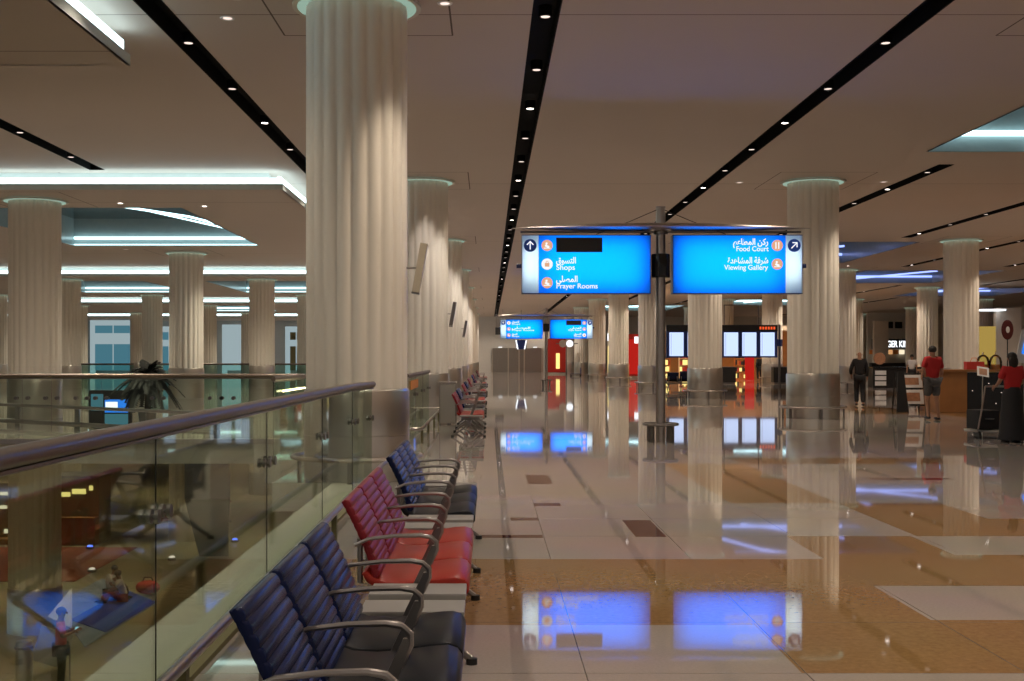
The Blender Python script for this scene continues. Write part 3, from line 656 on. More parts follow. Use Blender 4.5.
def sign_panel(parent, x0, x1, z0, z1, white_left, rows, power, blank=None, hand='left'):
    """a light box: housing, translucent blue and white faces, tubes inside"""
    p = bpy.data.objects.new('light_box', None); C.objects.link(p); p.parent = parent
    D = .24
    q = MB(); q.box(x0, x1, .12, .135, z0, z1); q.box(x0, x1, -.12, .12, z1-.012, z1); q.box(x0, x1, -.12, .12, z0, z0+.012); q.box(x0, x0+.012, -.12, .12, z0, z1); q.box(x1-.012, x1, -.12, .12, z0, z1)
    q.build('housing', 'sign_navy', p)
    wv = .30; xb = (x0+wv, x1) if white_left else (x0, x1-wv); xw = (x0, x0+wv) if white_left else (x1-wv, x1)
    yf = -.122
    q = MB(); q.box(xb[0], xb[1], yf, yf+.003, z0+.012, z1-.012); q.build('blue_face', 'box_blue', p)
    q = MB(); q.box(xw[0], xw[1], yf, yf+.003, z0+.012, z1-.012); q.build('white_face', 'box_white', p)
    H = z1-z0; y = yf-.002; r = .10
    arrow(p, (xw[0]+xw[1])/2, z1-.19, .115, 0 if white_left else PI/4, y-.006)
    for i, (ic, ar, en, wa, we) in enumerate(rows):
        cz = z1-.19-.33*i
        if white_left:
            icon(p, xb[0]+.15, cz, r, ic, y-.006)
            tx = xb[0]+.31
            if ar: text(AR[ar], .15, (tx, y-.001, cz+.015), 'box_text', p, bold=.004, width=wa); text(en, .125, (tx, y-.001, cz-.10), 'box_text', p, bold=.0015, width=we)
        else:
            icon(p, xb[1]-.15, cz, r, ic, y-.006)
            tx = xb[1]-.31
            if ar: text(AR[ar], .15, (tx-wa, y-.001, cz+.015), 'box_text', p, bold=.004, width=wa); text(en, .125, (tx-we, y-.001, cz-.10), 'box_text', p, bold=.0015, width=we)
    if blank is not None:
        cz = z1-.19
        q = MB()
        if white_left: q.box(xb[0]+.31, xb[0]+1.13, y-.006, y, cz-.12, cz+.14)
        else: q.box(xb[1]-1.13, xb[1]-.31, y-.006, y, cz-.12, cz+.14)
        q.build('blank_plate', 'black', p)
    L = x1-x0
    wl = parent.location
    cxm = (xb[0]+xb[1])/2; 
    alight((wl.x+cxm, wl.y+.09, (z0+z1)/2), power, (.8, .95, 1), (xb[1]-xb[0])*.86, (z1-z0)*.80, (PI/2, 0, 0)).rotation_euler = (-PI/2, 0, 0)
    alight((wl.x+(xw[0]+xw[1])/2, wl.y+.09, (z0+z1)/2), power*.5, (1, 1, .97), .16, (z1-z0)*.6, (-PI/2, 0, 0))
    return p
def sign_post(y, label, s_left, s_right, power, blanks, drop=0):
    X = 3.06 if y < 30 else 3.10
    t = thing('direction_sign', label, 'sign', (X, y, 0), group='blue direction signs on poles')
    q = MB(); q.lathe([(1e-4, 0), (.085, 0), (.085, 4.1), (.075, 4.1), (.075, 4.16), (.09, 4.16), (.09, 4.2), (1e-4, 4.2)], n=20); pole = q.build('pole', 'steel_satin', t, True)
    q = MB(); q.lathe([(.085, 2.93), (.16, 2.93), (.165, 2.95), (.165, 3.33), (.16, 3.35), (.085, 3.35)], n=24); q.build('hub', 'black_gloss', t, True)
    q = MB(); q.lathe([(.085, 3.70), (.13, 3.70), (.13, 3.80), (.085, 3.80)], n=20); q.build('beam_clamp', 'steel_dark', t, True)
    # aerofoil beam, tapering to both ends
    q = MB(); secs = []
    for i in range(25):
        u = -1+2*i/24; wz = .072*(1-abs(u)**2.2)+.006; wy = .30*(1-abs(u)**2.6)+.02
        secs.append([(u*2.66, wy*math.cos(a), 3.83+wz*math.sin(a)-(.02*abs(u))) for a in [2*PI*j/14 for j in range(14)]])
    q.loft(secs); q.build('wing_beam', 'steel_satin', t, True)
    q = MB(); q.tube([(-2.5, -.02, 3.745), (2.5, -.02, 3.745)], .018, 6); q.build('carrier_rod', 'steel_dark', t)
    q = MB()
    for s_ in (-1, 1): q.tube([(s_*.07, 0, 4.14), (s_*.55, -.05, 3.93), (s_*1.15, -.06, 3.70)], .007, 5)
    q.build('stay_cable', 'black', t)
    for s_, a, b_ in ((-1, -2.48, -.19), (1, .20, 2.50)):
        pn = sign_panel(t, a, b_, 2.64-drop, 3.685-drop, s_ < 0, s_left if s_ < 0 else s_right, power, blanks[0 if s_ < 0 else 1])
        q = MB(); q.cyl(((a-.09) if s_ < 0 else b_, 0, 3.14), .04, .09, 14, axis='x'); q.build('end_knob', 'sign_navy', pn)
    # trolley guard round the foot
    q = MB(); q.tube([(.30*math.cos(2*PI*i/32), .30*math.sin(2*PI*i/32), .32) for i in range(32)], .026, 8, True); g = q.build('guard_ring', 'steel_dark', t, True)
    for k in range(4):
        a = PI/4+PI/2*k; q = MB(); R_ = Matrix.Rotation(a, 3, 'Z'); q.obox(Vector((.25*math.cos(a), .25*math.sin(a), .155)), (.05, .075, .31), R_, .005); q.build('guard_post', 'steel_dark', g)
    return t
sign_post(21.4, 'large nearer pole sign with two blue lit panels, Shops, Prayer Rooms, Food Court',
    [('prayer', None, '', 0, 0), ('bag', 'shops', 'Shops', .35, .33), ('prayer', 'pray', 'Prayer Rooms', .38, .73)],
    [('fork', 'food', 'Food Court', .62, .57), ('view', 'view', 'Viewing Gallery', .72, .78)], 19.5, (1, None))
sign_post(65.0, 'small distant pole sign with two blue lit panels in front of far doors',
    [('bag', 'shops', 'Shops', .4, .45), ('prayer', 'pray', 'Prayer Rooms', 1.0, 1.2), ('view', 'shops', 'Shops', .3, .4)],
    [('fork', None, '', 0, 0), ('view', 'pray', 'Prayer Rooms', .6, .7), ('bag', 'shops', 'Shops', .4, .4)], 21, (None, 1), .1)
# trolley bumper bollard beyond, small flat plate lamp at the far door etc.

# ---------------------------------------------------------------- departure board
t = thing('departure_board', 'wide dark departure board with six glowing white screens', 'departure board', (11.85, 61, 0))
q = MB(); q.box(-2.82, 2.82, 0, .30, 1.52, 3.16, .01); q.build('case', 'sign_navy', t)
q = MB(); q.box(-2.82, 2.82, -.03, 0, 2.86, 3.18); hd = q.build('header', 'black', t)
q = MB()
for k in range(6): q.box(1.9+.14*k, 1.99+.14*k, -.036, -.03, 2.95, 3.09)
q.build('red_digits', 'led_red', hd)
for k in range(6):
    xc = -2.32+.925*k
    q = MB(); q.box(xc-.36, xc+.36, -.02, 0, 1.60, 2.80, .01); s_ = q.build('screen', 'screen', t)
    q = MB(); q.box(xc-.28, xc-.265, -.024, -.02, 1.64, 2.74); q.build('text_column', 'screen_line', s_)
for sx in (-2.95, 2.95):
    q = MB(); q.cyl((sx, .15, 0), .06, 3.2, 12); q.build('post', 'steel_dark', t)
q = MB(); q.lathe([(.06, 2.1), (.16, 2.1), (.16, 2.45), (.06, 2.45)], (2.95, .15, 0), 16); q.build('hub', 'sign_navy', t)
q = MB(); 
for zz in (3.62,): q.box(-.9, .9, .1, .14, zz+.55, zz+.60); q.box(-.9, -.85, .1, .14, 3.2, zz+.6); q.box(.85, .9, .1, .14, 3.2, zz+.6)
o = q.build('hanger_frame', 'steel_dark', t); o.location.x = 1.0

# ---------------------------------------------------------------- far walls
q = MB(); q.box(-60, 45, 128, 128.3, 0, 7); struct(q.build('wall_far', 'wall_pale'))
q = MB(); q.box(45, 45.3, 0, 128, 0, 7); struct(q.build('wall_right', 'plaster_white'))
q = MB(); q.box(-60.3, -60, 0, 128, ZL, 7); struct(q.build('wall_left', 'plaster_white'))
q = MB(); q.box(-60, 4, 128, 128.3, ZL, -.34); struct(q.build('wall_lower_far', 'olive'))
q = MB(); q.box(4, 4.3, -10, 128, ZL, -.34); struct(q.build('wall_lower_right', 'plaster_white'))
# bank of steel doors at the far end
d = thing('door_1', None, None); struct(d)
q = MB(); q.box(.3, 5.75, 127.8, 127.95, 0, 2.55); q.build('door_leaf', 'door_steel', d)
q = MB(); [q.box(x-.06, x+.06, 127.6, 127.8, 0, 2.55) for x in (.35, 2.05, 3.2, 3.75, 5.65)]; q.build('door_frame', 'steel', d)
for k, x in enumerate((1.2, 3.1, 4.9)):
    t = thing('door_lamp', 'small white lamp over the far steel doors, %s of three' % ('leftmost', 'middle', 'rightmost')[k], 'lamp', (x, 127.6, 2.56), group='lamps over the far doors')
    q = MB(); q.box(-.22, .22, -.1, .1, 0, .05); q.build('bracket', 'steel', t)
    q = MB(); q.box(-.2, .2, -.12, -.02, .05, .12); q.build('lens', 'white_lit', t)
t = thing('hanging_sign', 'small dark box sign hanging at the far left of the aisle', 'sign', (.95, 108, 3.9))
q = MB(); q.box(-.38, .38, -.1, .1, -.3, .35, .01); q.build('box', 'black', t); q = MB(); q.tube([(-.3, 0, .35), (-.3, 0, 2.02)], .02, 6); q.tube([(.3, 0, .35), (.3, 0, 2.02)], .02, 6); q.build('rod', 'steel_dark', t)
t = thing('totem_sign', 'dark wedge-shaped sign with white sides hanging below the distant blue sign', 'sign', (2.95, 110, 2.3))
q = MB(); q.loft([[(-.25, 0, 0), (.25, 0, 0), (.42, 0, .85), (-.42, 0, .85)], [(-.25, .1, 0), (.25, .1, 0), (.42, .1, .85), (-.42, .1, .85)]]); q.build('dark_face', 'sign_navy', t)
for s_ in (-1, 1):
    q = MB(); q.loft([[(s_*.25, -.01, 0), (s_*.36, -.01, 0), (s_*.53, -.01, .85), (s_*.42, -.01, .85)], [(s_*.25, .1, 0), (s_*.36, .1, 0), (s_*.53, .1, .85), (s_*.42, .1, .85)]]); q.build('white_side', 'white_lit', t)
q = MB(); q.tube([(0, .05, .85), (0, .05, 3.6)], .025, 6); q.build('rod', 'steel_dark', t)
# far red shop
def box_thing(name, label, cat, parts, loc=(0, 0, 0), group=None):
    t = thing(name, label, cat, loc, group=group)
    for nm, mat, bx in parts:
        q = MB()
        for b6 in (bx if isinstance(bx[0], (tuple, list)) else [bx]): q.box(*b6)
        q.build(nm, mat, t)
    return t
box_thing('red_shopfront', 'red shopfront with yellow lit panel beside the distant blue sign', 'shopfront', [('wall_panel', 'red_panel', (0, 1.75, 0, .3, 0, 3.3)), ('lit_panel', 'yellow_lit', (.85, 1.2, -.05, 0, .5, 1.95)), ('base_panel', 'steel', (0, 1.75, -.06, 0, 0, .15))], (5.4, 112, 0))
box_thing('red_shopfront', 'red shopfront with pink and white lit panels left of the near sign pole', 'shopfront', [('wall_panel', 'red_panel', (0, 1.7, 0, .3, 0, 3.3)), ('lit_panel', 'red_lit', (.1, 1.5, -.04, -.01, .3, 2.9)), ('white_panel', 'white_lit', (.05, .35, -.05, -.041, .9, 2.6)), ('corner_sign', 'white_lit', (1.0, 1.4, -.08, -.041, 2.6, 3.1)), ('base_panel', 'steel', (0, 1.7, -.06, 0, 0, .15))], (9.9, 90, 0))
box_thing('lit_pillar', 'tall yellow lit advertising pillar between two far columns', 'sign', [('lit_face', 'yellow_lit', (-.25, .25, -.02, 0, .3, 2.5)), ('body', 'steel', (-.28, .28, 0, .3, 0, 3.7)), ('logo_box', 'white_lit', (-.28, .28, -.05, 0, 2.9, 3.5))], (9.95, 98, 0))
t = thing('round_sign', 'pair of round white signs on a bracket right of the distant blue sign', 'sign', (6.7, 104, 2.75))
q = MB(); q.cyl((-.3, 0, 0), .33, .1, 20, axis='y'); q.build('left_disc', 'steel', t); q = MB(); q.cyl((.3, 0, 0), .30, .12, 20, axis='y'); q.build('lit_disc', 'white_lit', t); q = MB(); q.tube([(-.9, .05, 0), (1.0, .05, 0)], .04, 6); q.build('bracket', 'steel_dark', t)
q = MB(); q.tube([(0, .05, 0), (0, .05, -2.75)], .05, 8); q.build('post', 'steel_dark', t)
t = thing('luggage_trolley', 'parked luggage trolley below the round signs', 'trolley', (7.2, 100, 0))
q = MB(); q.tube([(-.4, 0, .15), (.5, 0, .15), (.5, 0, 1.0), (.6, 0, 1.1)], .03, 6); q.tube([(-.4, .6, .15), (.5, .6, .15), (.5, .6, 1.0), (.6, .6, 1.1)], .03, 6); q.tube([(.6, 0, 1.1), (.6, .6, 1.1)], .03, 6); q.build('frame', 'steel_satin', t)
q = MB(); q.box(-.4, .5, 0, .6, .16, .2); q.box(.44, .5, 0, .6, .2, .7); q.build('platform', 'sign_navy', t)
q = MB(); [q.cyl((x, y, .07), .07, .05, 12, axis='y') for x in (-.35, .45) for y in (0, .55)]; q.build('wheel', 'black', t)

# shop under the departure board
sh = thing('duty_free_shop', 'brightly lit shop with red and yellow shelves behind the departure board', 'shop', (12.5, 82, 0))
q = MB(); q.box(-1.2, 9.5, 3.0, 3.2, 0, 3.4); q.build('back_panel', 'wood', sh)
q = MB(); q.box(-1.2, 9.5, -.1, 3.2, 3.4, 3.7); q.build('canopy_board', 'plaster_white', sh)
q = MB(); q.box(5.0, 5.6, -.1, .1, 0, 2.0); q.build('red_display', 'red_lit', sh)
q = MB(); q.box(6.25, 6.8, -.1, .1, 0, 2.0); q.build('yellow_display', 'yellow_lit', sh)
for k in range(3):
    x0 = (-1.0, .5, 4.3)[k]; q = MB(); q.box(x0, x0+.9, 0, .35, 0, .1); [q.box(x0, x0+.9, 0, .35, .1+.45*j, .13+.45*j) for j in range(5)]; q.box(x0, x0+.03, 0, .35, 0, 2); q.box(x0+.87, x0+.9, 0, .35, 0, 2)
    s_ = q.build('shelf_unit', 'goods_orange' if k != 1 else 'warm_shop', sh)  # middle unit emits warm colour; shop lighting put into the shelf itself
random.seed(3)
for k in range(3):
    x0 = (-1.0, .5, 4.3)[k]
    for j in range(4):
        xx = x0+.06
        while xx < x0+.78:
            wd = random.uniform(.1, .2); hh = random.uniform(.2, .36); q = MB(); q.box(xx, xx+wd*.85, .02, .2, .13+.45*j, .13+.45*j+hh)
            tag(q.build('boxed_goods', random.choice(['goods_orange', 'goods_dark', 'print_red', 'yellow_lit', 'goods_dark']), None), 'small packaged goods on the lit shelves of the shop behind the departure board', 'goods', 'packaged goods on the shop shelves')  # yellow ones emit: the shop's light is put into their colour
            o = C.objects[-1]; o.location = (12.5, 82, 0)
            xx += wd
plight((15, 81.5, 3.0), 120, (1, .6, .3)); plight((19, 81.5, 3.0), 120, (1, .6, .3))
for x0, lab in ((13.5, 'low dark planter box left of the departure board posts'), (17.3, 'low dark planter box under the departure board'), (20.6, 'low dark planter box right of the departure board')):
    box_thing('planter_box', lab, 'planter', [('body', 'black', (-.7, .9, 0, .6, .08, .95)), ('plinth', 'steel_dark', (-.65, .85, .05, .55, 0, .08)), ('top_edge', 'steel_dark', (-.73, .93, -.03, .63, .95, 1.0))], (x0, 70, 0), 'low planter boxes')

# ---------------------------------------------------------------- kiosk at the right
t = thing('kiosk_counter', 'wooden and black kiosk counter in front of the right column', 'kiosk', (12.4, 33, 0))
q = MB(); q.box(0, .75, 0, 1.6, 0, 1.12, .01); q.build('wood_panel', 'wood', t)
q = MB(); q.box(.75, 4.4, .02, 1.6, 0, 1.10); q.build('black_panel', 'black_gloss', t)
q = MB(); q.box(-.05, 4.45, -.06, 1.65, 1.12, 1.18, .01); q.build('worktop', 'wood', t)
q = MB(); q.box(.03, 4.38, .04, 1.5, 0, .05); q.build('plinth', 'steel_dark', t)
for k, (x, z) in enumerate([(.9, .6), (1.2, .3), (1.35, .8), (1.7, .55), (1.55, .25)]):
    q = MB(); q.cyl((x, .005, z), .012, .02, 8, axis='y'); q.build('light_point', 'lamp_dim', t)
t = thing('red_bag', 'red gift box with handle on the kiosk worktop', 'box', (13.42, 33.2, 1.18))
q = MB(); q.box(-.24, .24, -.12, .12, 0, .22, .01); q.build('box_body', 'print_red', t); q = MB(); q.tube([(-.1, 0, .22), (-.06, 0, .32), (.06, 0, .32), (.1, 0, .22)], .01, 6); q.build('handle', 'print_orange', t)
for k, (x, lab) in enumerate([(13.75, 'glass cloche on the kiosk beside the red box'), (14.1, 'glass cloche on the kiosk nearer the oval sign')]):
    t = thing('glass_cloche', lab, 'cake dome', (x, 33.4, 1.18), group='glass domes on the kiosk')
    q = MB(); q.lathe([(.17, 0), (.17, .22), (.14, .33), (.07, .40), (1e-3, .42)], n=16); q.build('dome', 'clear_glass', t, True)
    q = MB(); q.lathe([(1e-3, .42), (.02, .43), (.025, .46), (1e-3, .49)], n=10); q.build('knob', 'steel', t, True)
    q = MB(); q.cyl((0, 0, 0), .12, .14, 14); q.build('cake', 'print_orange', t, True)
t = thing('oval_sign', 'dark red oval sign on a thin post above the kiosk', 'sign', (14.3, 33.1, 1.18))
q = MB(); q.tube([(0, 0, 0), (0, 0, .9)], .015, 8); q.build('post', 'black', t)
q = MB(); q.ell((0, 0, 1.10), (.17, .03, .28), 20, 12); q.build('oval_board', 'oval_red', t, True)
q = MB(); q.ell((0, -.02, 1.10), (.06, .02, .10), 16, 10); q.build('emblem', 'print_white', t, True)
t = thing('menu_stand', 'thin floor stand holding a tilted picture menu before the kiosk', 'stand', (12.98, 31.6, 0))
q = MB(); q.cyl((0, 0, 0), .16, .02, 20); q.build('foot', 'steel', t); q = MB(); q.tube([(0, 0, .02), (.02, 0, 1.1)], .014, 8); q.build('pole', 'steel', t)
q = MB(); R_ = Matrix.Rotation(math.radians(-35), 3, 'X') @ Matrix.Rotation(math.radians(12), 3, 'Y'); q.obox((.02, -.02, 1.14), (.30, .012, .30), R_); h_ = q.build('menu_board', 'print_white', t)
q = MB(); q.obox((.02, -.028, 1.136), (.20, .008, .20), R_); q.build('photo', 'food_print', t)
t = thing('a_frame_board', 'black A-frame menu board with pale picture panels beside the man in red', 'menu board', (11.75, 34.2, 0))
for s_ in (-1, 1):
    q = MB()
    fy = lambda z: s_*(.28-.25*z/1.1)
    for x_ in (-.16, .60): q.tube([(x_, fy(0), 0), (x_, fy(1.1), 1.1)], .022, 6)
    for z_ in (.16, .63, 1.06): q.tube([(-.16, fy(z_), z_), (.60, fy(z_), z_)], .018, 6)
    q.build('leaf', 'black', t)
for z0, z1, mm in ((.20, .60, 'print_white'), (.66, 1.02, 'print_white')):
    q = MB(); f = lambda z: -.28+.25*z/1.1-.012; q.loft([[(-.12, f(z0), z0), (.56, f(z0), z0), (.56, f(z1), z1), (-.12, f(z1), z1)], [(-.12, f(z0)+.008, z0), (.56, f(z0)+.008, z0), (.56, f(z1)+.008, z1), (-.12, f(z1)+.008, z1)]]); pp = q.build('picture_panel', mm, t)
    q = MB(); g = lambda z: f(z)-.004; za, zb = z0+.08, z1-.08; q.loft([[(-.04, g(za), za), (.46, g(za), za), (.46, g(zb), zb), (-.04, g(zb), zb)], [(-.04, g(za)+.004, za), (.46, g(za)+.004, za), (.46, g(zb)+.004, zb), (-.04, g(zb)+.004, zb)]]); q.build('food_photo', 'food_print', pp)
t = thing('easel_board', 'narrow black easel standing left of the A-frame menu board', 'easel', (11.45, 33.4, 0))
q = MB(); q.loft([[(-.17, -.2, 0), (.17, -.2, 0), (.10, 0, 1.12), (-.06, 0, 1.12)], [(-.17, -.17, 0), (.17, -.17, 0), (.10, .03, 1.12), (-.06, .03, 1.12)]]); q.build('front_board', 'black', t)
q = MB(); q.tube([(.0, .3, 0), (.02, .03, 1.08)], .02, 6); q.build('prop_leg', 'black', t)
t = thing('advert_board', 'white advert board with blue square at the right edge', 'sign', (12.05, 27.2, 0))
q = MB(); q.obox((.12, 0, 1.75), (.34, .03, .75), Matrix.Rotation(math.radians(12), 3, 'Y')); q.build('board', 'print_white', t)
q = MB(); q.obox((.14, -.02, 1.72), (.2, .01, .28), Matrix.Rotation(math.radians(12), 3, 'Y')); q.build('blue_square', 'blue_lit', t); q = MB(); q.tube([(.1, .02, 0), (.1, .02, 1.5)], .02, 8); q.build('post', 'steel', t)
q = MB(); q.cyl((.1, .02, 0), .18, .02, 16); q.build('foot', 'steel', t)

# food court beyond
t = box_thing('food_counter', 'long black service counter in the food court behind the man in black', 'counter', [('body', 'black', (0, 3.3, 0, .8, 0, 1.0)), ('worktop', 'black_gloss', (-.05, 3.35, -.05, .85, 1.0, 1.05)), ('white_drawer', 'print_white', [(.1, .65, -.04, 0, .12+.27*k, .33+.27*k) for k in range(3)])], (19.2, 60, 0))
t = thing('round_menu_sign', 'round orange sign standing on the black food counter', 'sign', (19.6, 60.2, 1.05)); q = MB(); q.cyl((0, 0, .42), .30, .05, 24, axis='y'); q.build('disc', 'food_print', t); q = MB(); q.tube([(0, .03, 0), (0, .03, .15)], .03, 6); q.build('stem', 'black', t)
fo = thing('burger_outlet', 'burger outlet front with white lettering on a dark band', 'food outlet', (35.0, 111, 0))
q = MB(); q.box(0, 4.8, 0, .3, 0, 5.7); q.build('facade', 'wall_pale', fo)
q = MB(); [q.box(1.7+k*.85, 2.35+k*.85, -.08, 0, 4.25, 4.85) for k in range(2)]; q.build('window', 'black_gloss', fo)
q = MB(); q.box(.4, 4.6, -.35, 0, 2.35, 3.25); sb = q.build('sign_band', 'black', fo)
text('BURGER KING', .80, (.72, -.37, 2.52), 'white_lit', fo, 'lettering', width=3.3, bold=.025)
for k in range(8):
    q = MB(); q.box(.1+.55*k, .58+.55*k, -.30, -.25, 1.85, 2.25); q.build('menu_panel', ('print_orange', 'cream_lit', 'print_white', 'warm_shop')[k % 4], fo)
q = MB(); q.box(0, 4.8, -1.2, -.5, 0, 1.05); q.build('service_counter', 'black', fo)
q = MB(); q.box(.35, 1.65, -.9, -.4, 0, 4.9); q.box(3.75, 4.5, -.9, -.4, 0, 4.9); q.build('pilaster', 'plaster_white', fo)
t = box_thing('yellow_food_stall', 'yellow lit food stall wall behind the oval sign', 'stall', [('wall_panel', 'amber_glow', (0, 1.5, 0, .2, .9, 3.4)), ('base_panel', 'wood', (0, 3.0, -.1, .3, 0, .9)), ('lit_ceiling', 'white_lit', (.3, 1.7, -1.0, 0, 4.3, 4.4)), ('frame', 'plaster_white', [(-.5, 0, -.1, .3, 0, 4.5), (1.5, 3.0, -.1, .3, .9, 4.5)])], (28.9, 72, 0))  # wall panel emits amber: its lighting is put into the colour

# ---------------------------------------------------------------- left hall far facade
for k, (x0, x1, z0, z1, mats, lab) in enumerate([(-41.2, -36.8, .2, 4.9, ('cool_glow', 'teal_lit'), 'window_1'), (-27.4, -25.2, .2, 4.4, ('cool_glow', 'cool_glow'), 'window_2'), (-20.8, -18.9, .2, 4.2, ('cool_glow', 'olive'), 'window_3'), (-34.6, -33.5, .2, 4.2, ('cool_glow', 'teal_lit'), 'window_4')]):
    t = thing(lab, None, None, (0, 125.5, 0)); struct(t)
    q = MB(); zm = z0+(z1-z0)*.33; q.box(x0, x1, 0, .05, zm+1.2, z1-.8); q.build('pane', mats[0], t)
    q = MB(); q.box(x0, x1, 0, .05, z0, zm+1.2); q.box(x0, x1, 0, .05, z1-.8, z1); q.build('lower_pane', mats[1], t)
    q = MB(); q.box(x0-.5, x0, -.1, .2, 0, z1+.6); q.box(x1, x1+.5, -.1, .2, 0, z1+.6); q.box(x0, x1, -.1, .2, z1, z1+.6); q.box((x0+x1)/2-.35, (x0+x1)/2-.25, -.06, .1, z0, z1); q.build('frame', 'cool_glow', t)  # frame emits like the panes; brightness put into its colour
q = MB(); q.box(-35, -34.2, 124, 124.2, 1.5, 4.0); tag(q.build('wall_screen', 'green_lit'), 'small green and white lit sign far in the left hall', 'sign')

# advert screens and palm behind the cross railing
t = thing('potted_palm', 'dark potted palm behind the cross railing', 'palm', (-7.2, 25.3, 0)); t.scale = (1.0, 1.0, 1.18)
q = MB(); q.lathe([(1e-3, 0), (.15, 0), (.19, .30), (.17, .32), (.15, .27), (1e-3, .27)], n=20); q.build('pot', 'steel_dark', t, True)
q = MB(); q.tube([(0, 0, .26), (.02, 0, .7), (-.01, 0, .95)], [.075, .06, .07], 10); q.build('trunk', 'bark', t, True)
random.seed(11)
q = MB()
for k in range(64):
    a = 2*PI*k/64*5.1+random.uniform(-.2, .2); el = random.uniform(-.15, 1.35); L = random.uniform(.45, .72)
    pts = []
    for i in range(9):
        u = i/8; rr = L*u*math.cos(el)*1.05; z = .92+L*u*math.sin(el)*.7-.38*(u**2)*(1.3-el*.6)
        pts.append(Vector((rr*math.cos(a), rr*math.sin(a), z)))
    q.tube(pts, [.010*(1-.7*i/8) for i in range(9)], 4)
    for i in range(1, 9):
        dv = (pts[i]-pts[i-1]).normalized(); side = dv.cross(Vector((0, 0, 1))).normalized(); wl = .15*(1-abs(i/8-.45))
        for s_ in (-1, 1):
            for f_ in (0, .33, .66):
                p = pts[i]-(pts[i]-pts[i-1])*f_; tip = p+(side*s_*.9+dv*.7+Vector((0, 0, -.25)))*wl
                q.loft([[p, p+dv*.075, p+dv*.04+Vector((0, 0, .008))], [tip, tip+dv*.004, tip+dv*.002+Vector((0, 0, .002))]])
q.build('fronds', 'palm_green', t)
t = thing('advert_screen', 'glowing blue advertising screen beside the potted palm', 'screen', (-8.2, 26.0, 0))
q = MB(); q.box(-.47, .43, 0, .15, 0, .80, .01); q.build('cabinet', 'black', t)
q = MB(); q.box(-.12, .38, -.02, 0, .32, .60); q.build('display', 'blue_lit', t)
q = MB(); q.box(-.10, .16, -.03, -.02, .36, .55); q.build('bright_patch', 'white_lit', t)
q = MB(); q.box(-.42, -.16, -.02, 0, .36, .72); q.build('side_display', 'teal_lit', t)
q = MB(); q.box(-.12, .38, -.02, 0, .03, .29); q.build('lower_display', 'teal_lit', t)

# ---------------------------------------------------------------- lower storey
box_thing('lit_kiosk', 'lower floor kiosk with yellow lit header seen through the glass', 'kiosk', [('header', 'yellow_lit', [(-.60, -.25, -.03, 0, 1.72, 1.88), (-.18, .32, -.03, 0, 1.82, 2.0), (.45, .58, -.03, 0, 1.95, 2.12)]), ('body', 'lower_stone', (-.8, .8, 0, 1.4, 0, 2.4)), ('roof_board', 'steel_dark', (-.9, .9, -.1, 1.5, 2.4, 2.5)), ('counter', 'wood', (-.8, .8, -.5, 0, 0, 1.0))], (-15.1, 44, ZL))
box_thing('lit_kiosk', 'lower floor kiosk with two small white lamps at the far left', 'kiosk', [('lamp_panel', 'cream_lit', [(-.25, .1, -.03, 0, 1.75, 1.87), (-.3, 0, -.03, 0, 1.25, 1.37), (-.1, .05, -.03, 0, .35, .5)]), ('body', 'lower_stone', (-.7, .7, 0, 1.4, 0, 2.2)), ('counter', 'wood', (-.7, .7, -.5, 0, 0, .2))], (-17.75, 44.2, ZL))
for k, (x0, x1, y0, y1, mat, lab) in enumerate([(-17.5, -12.6, 36.5, 43, 'carpet_red', 'dull red carpet area on the lower floor, left'), (-14.6, -12.2, 50, 57, 'carpet_red', 'dull red carpet area beyond the lower columns')]):
    q = MB(); q.box(x0, x1, y0, y1, ZL, ZL+.02); tag(q.build('carpet', mat), lab, 'carpet', 'carpets on the lower floor')
q = MB(); q.poly([(-9.5, 28.2, ZL), (-9.2, 33.3, ZL), (-11.9, 36.9, ZL), (-11.95, 33.0, ZL)], .03); fm = tag(q.build('floor_poster', 'mat_pale'), 'large pale blue floor mat on the lower level under two seated people', 'mat')
q = MB(); q.poly([(-9.45, 29.6, ZL+.03), (-9.22, 33.2, ZL+.03), (-10.6, 35.0, ZL+.03), (-10.8, 31.0, ZL+.03)], .02); pq = q.build('blue_print', 'mat_blue', fm)
for k, (px, py) in enumerate([(4, 531), (28, 559), (90, 549), (235, 542), (225, 514), (172, 560), (92, 572)]):
    z = 8160/(py-358); x = (px-489)*z/1200; col = 'blue_dot' if k not in (5, 6) else 'lamp_dim'
    t = thing('floor_light', 'small %s floor light on the lower level, %s' % ('blue' if k < 5 else 'pale', ['by the far left lamps', 'before the red carpet', 'behind the seated people', 'beyond the third railing panel', 'farthest right through the glass', 'between the glass clamps', 'just above the seated people'][k]), 'floor light', (x, z, ZL), group='floor lights on the lower level')
    q = MB(); q.lathe([(1e-3, 0), (.14, 0), (.15, .06), (.11, .09)], n=16); q.build('bezel', 'steel_dark', t, True); q = MB(); q.lathe([(.11, .08), (.08, .13), (1e-3, .15)], n=14); q.build('lens', col, t, True)
t = thing('steel_drum_bin', 'tall steel litter drum beside the standing person on the lower floor', 'bin', (-9.45, 24.4, ZL))
q = MB(); q.lathe([(1e-3, 0), (.17, 0), (.17, 1.0), (.15, 1.05), (1e-3, 1.05)], n=24); q.build('drum', 'steel', t, True); q = MB(); q.lathe([(.17, .9), (.19, .9), (.19, .95), (.17, .95)], n=24); q.build('rim_band', 'steel_dark', t, True)
t = thing('floor_sign', 'white angled sign board standing behind the man in red on the lower floor', 'sign', (-9.15, 25.3, ZL))
q = MB(); q.loft([[(-.15, 0, 1.35), (.35, 0, 1.1), (.35, 0, 1.95)], [(-.15, .04, 1.35), (.35, .04, 1.1), (.35, .04, 1.95)]]); q.build('upper_board', 'print_white', t)
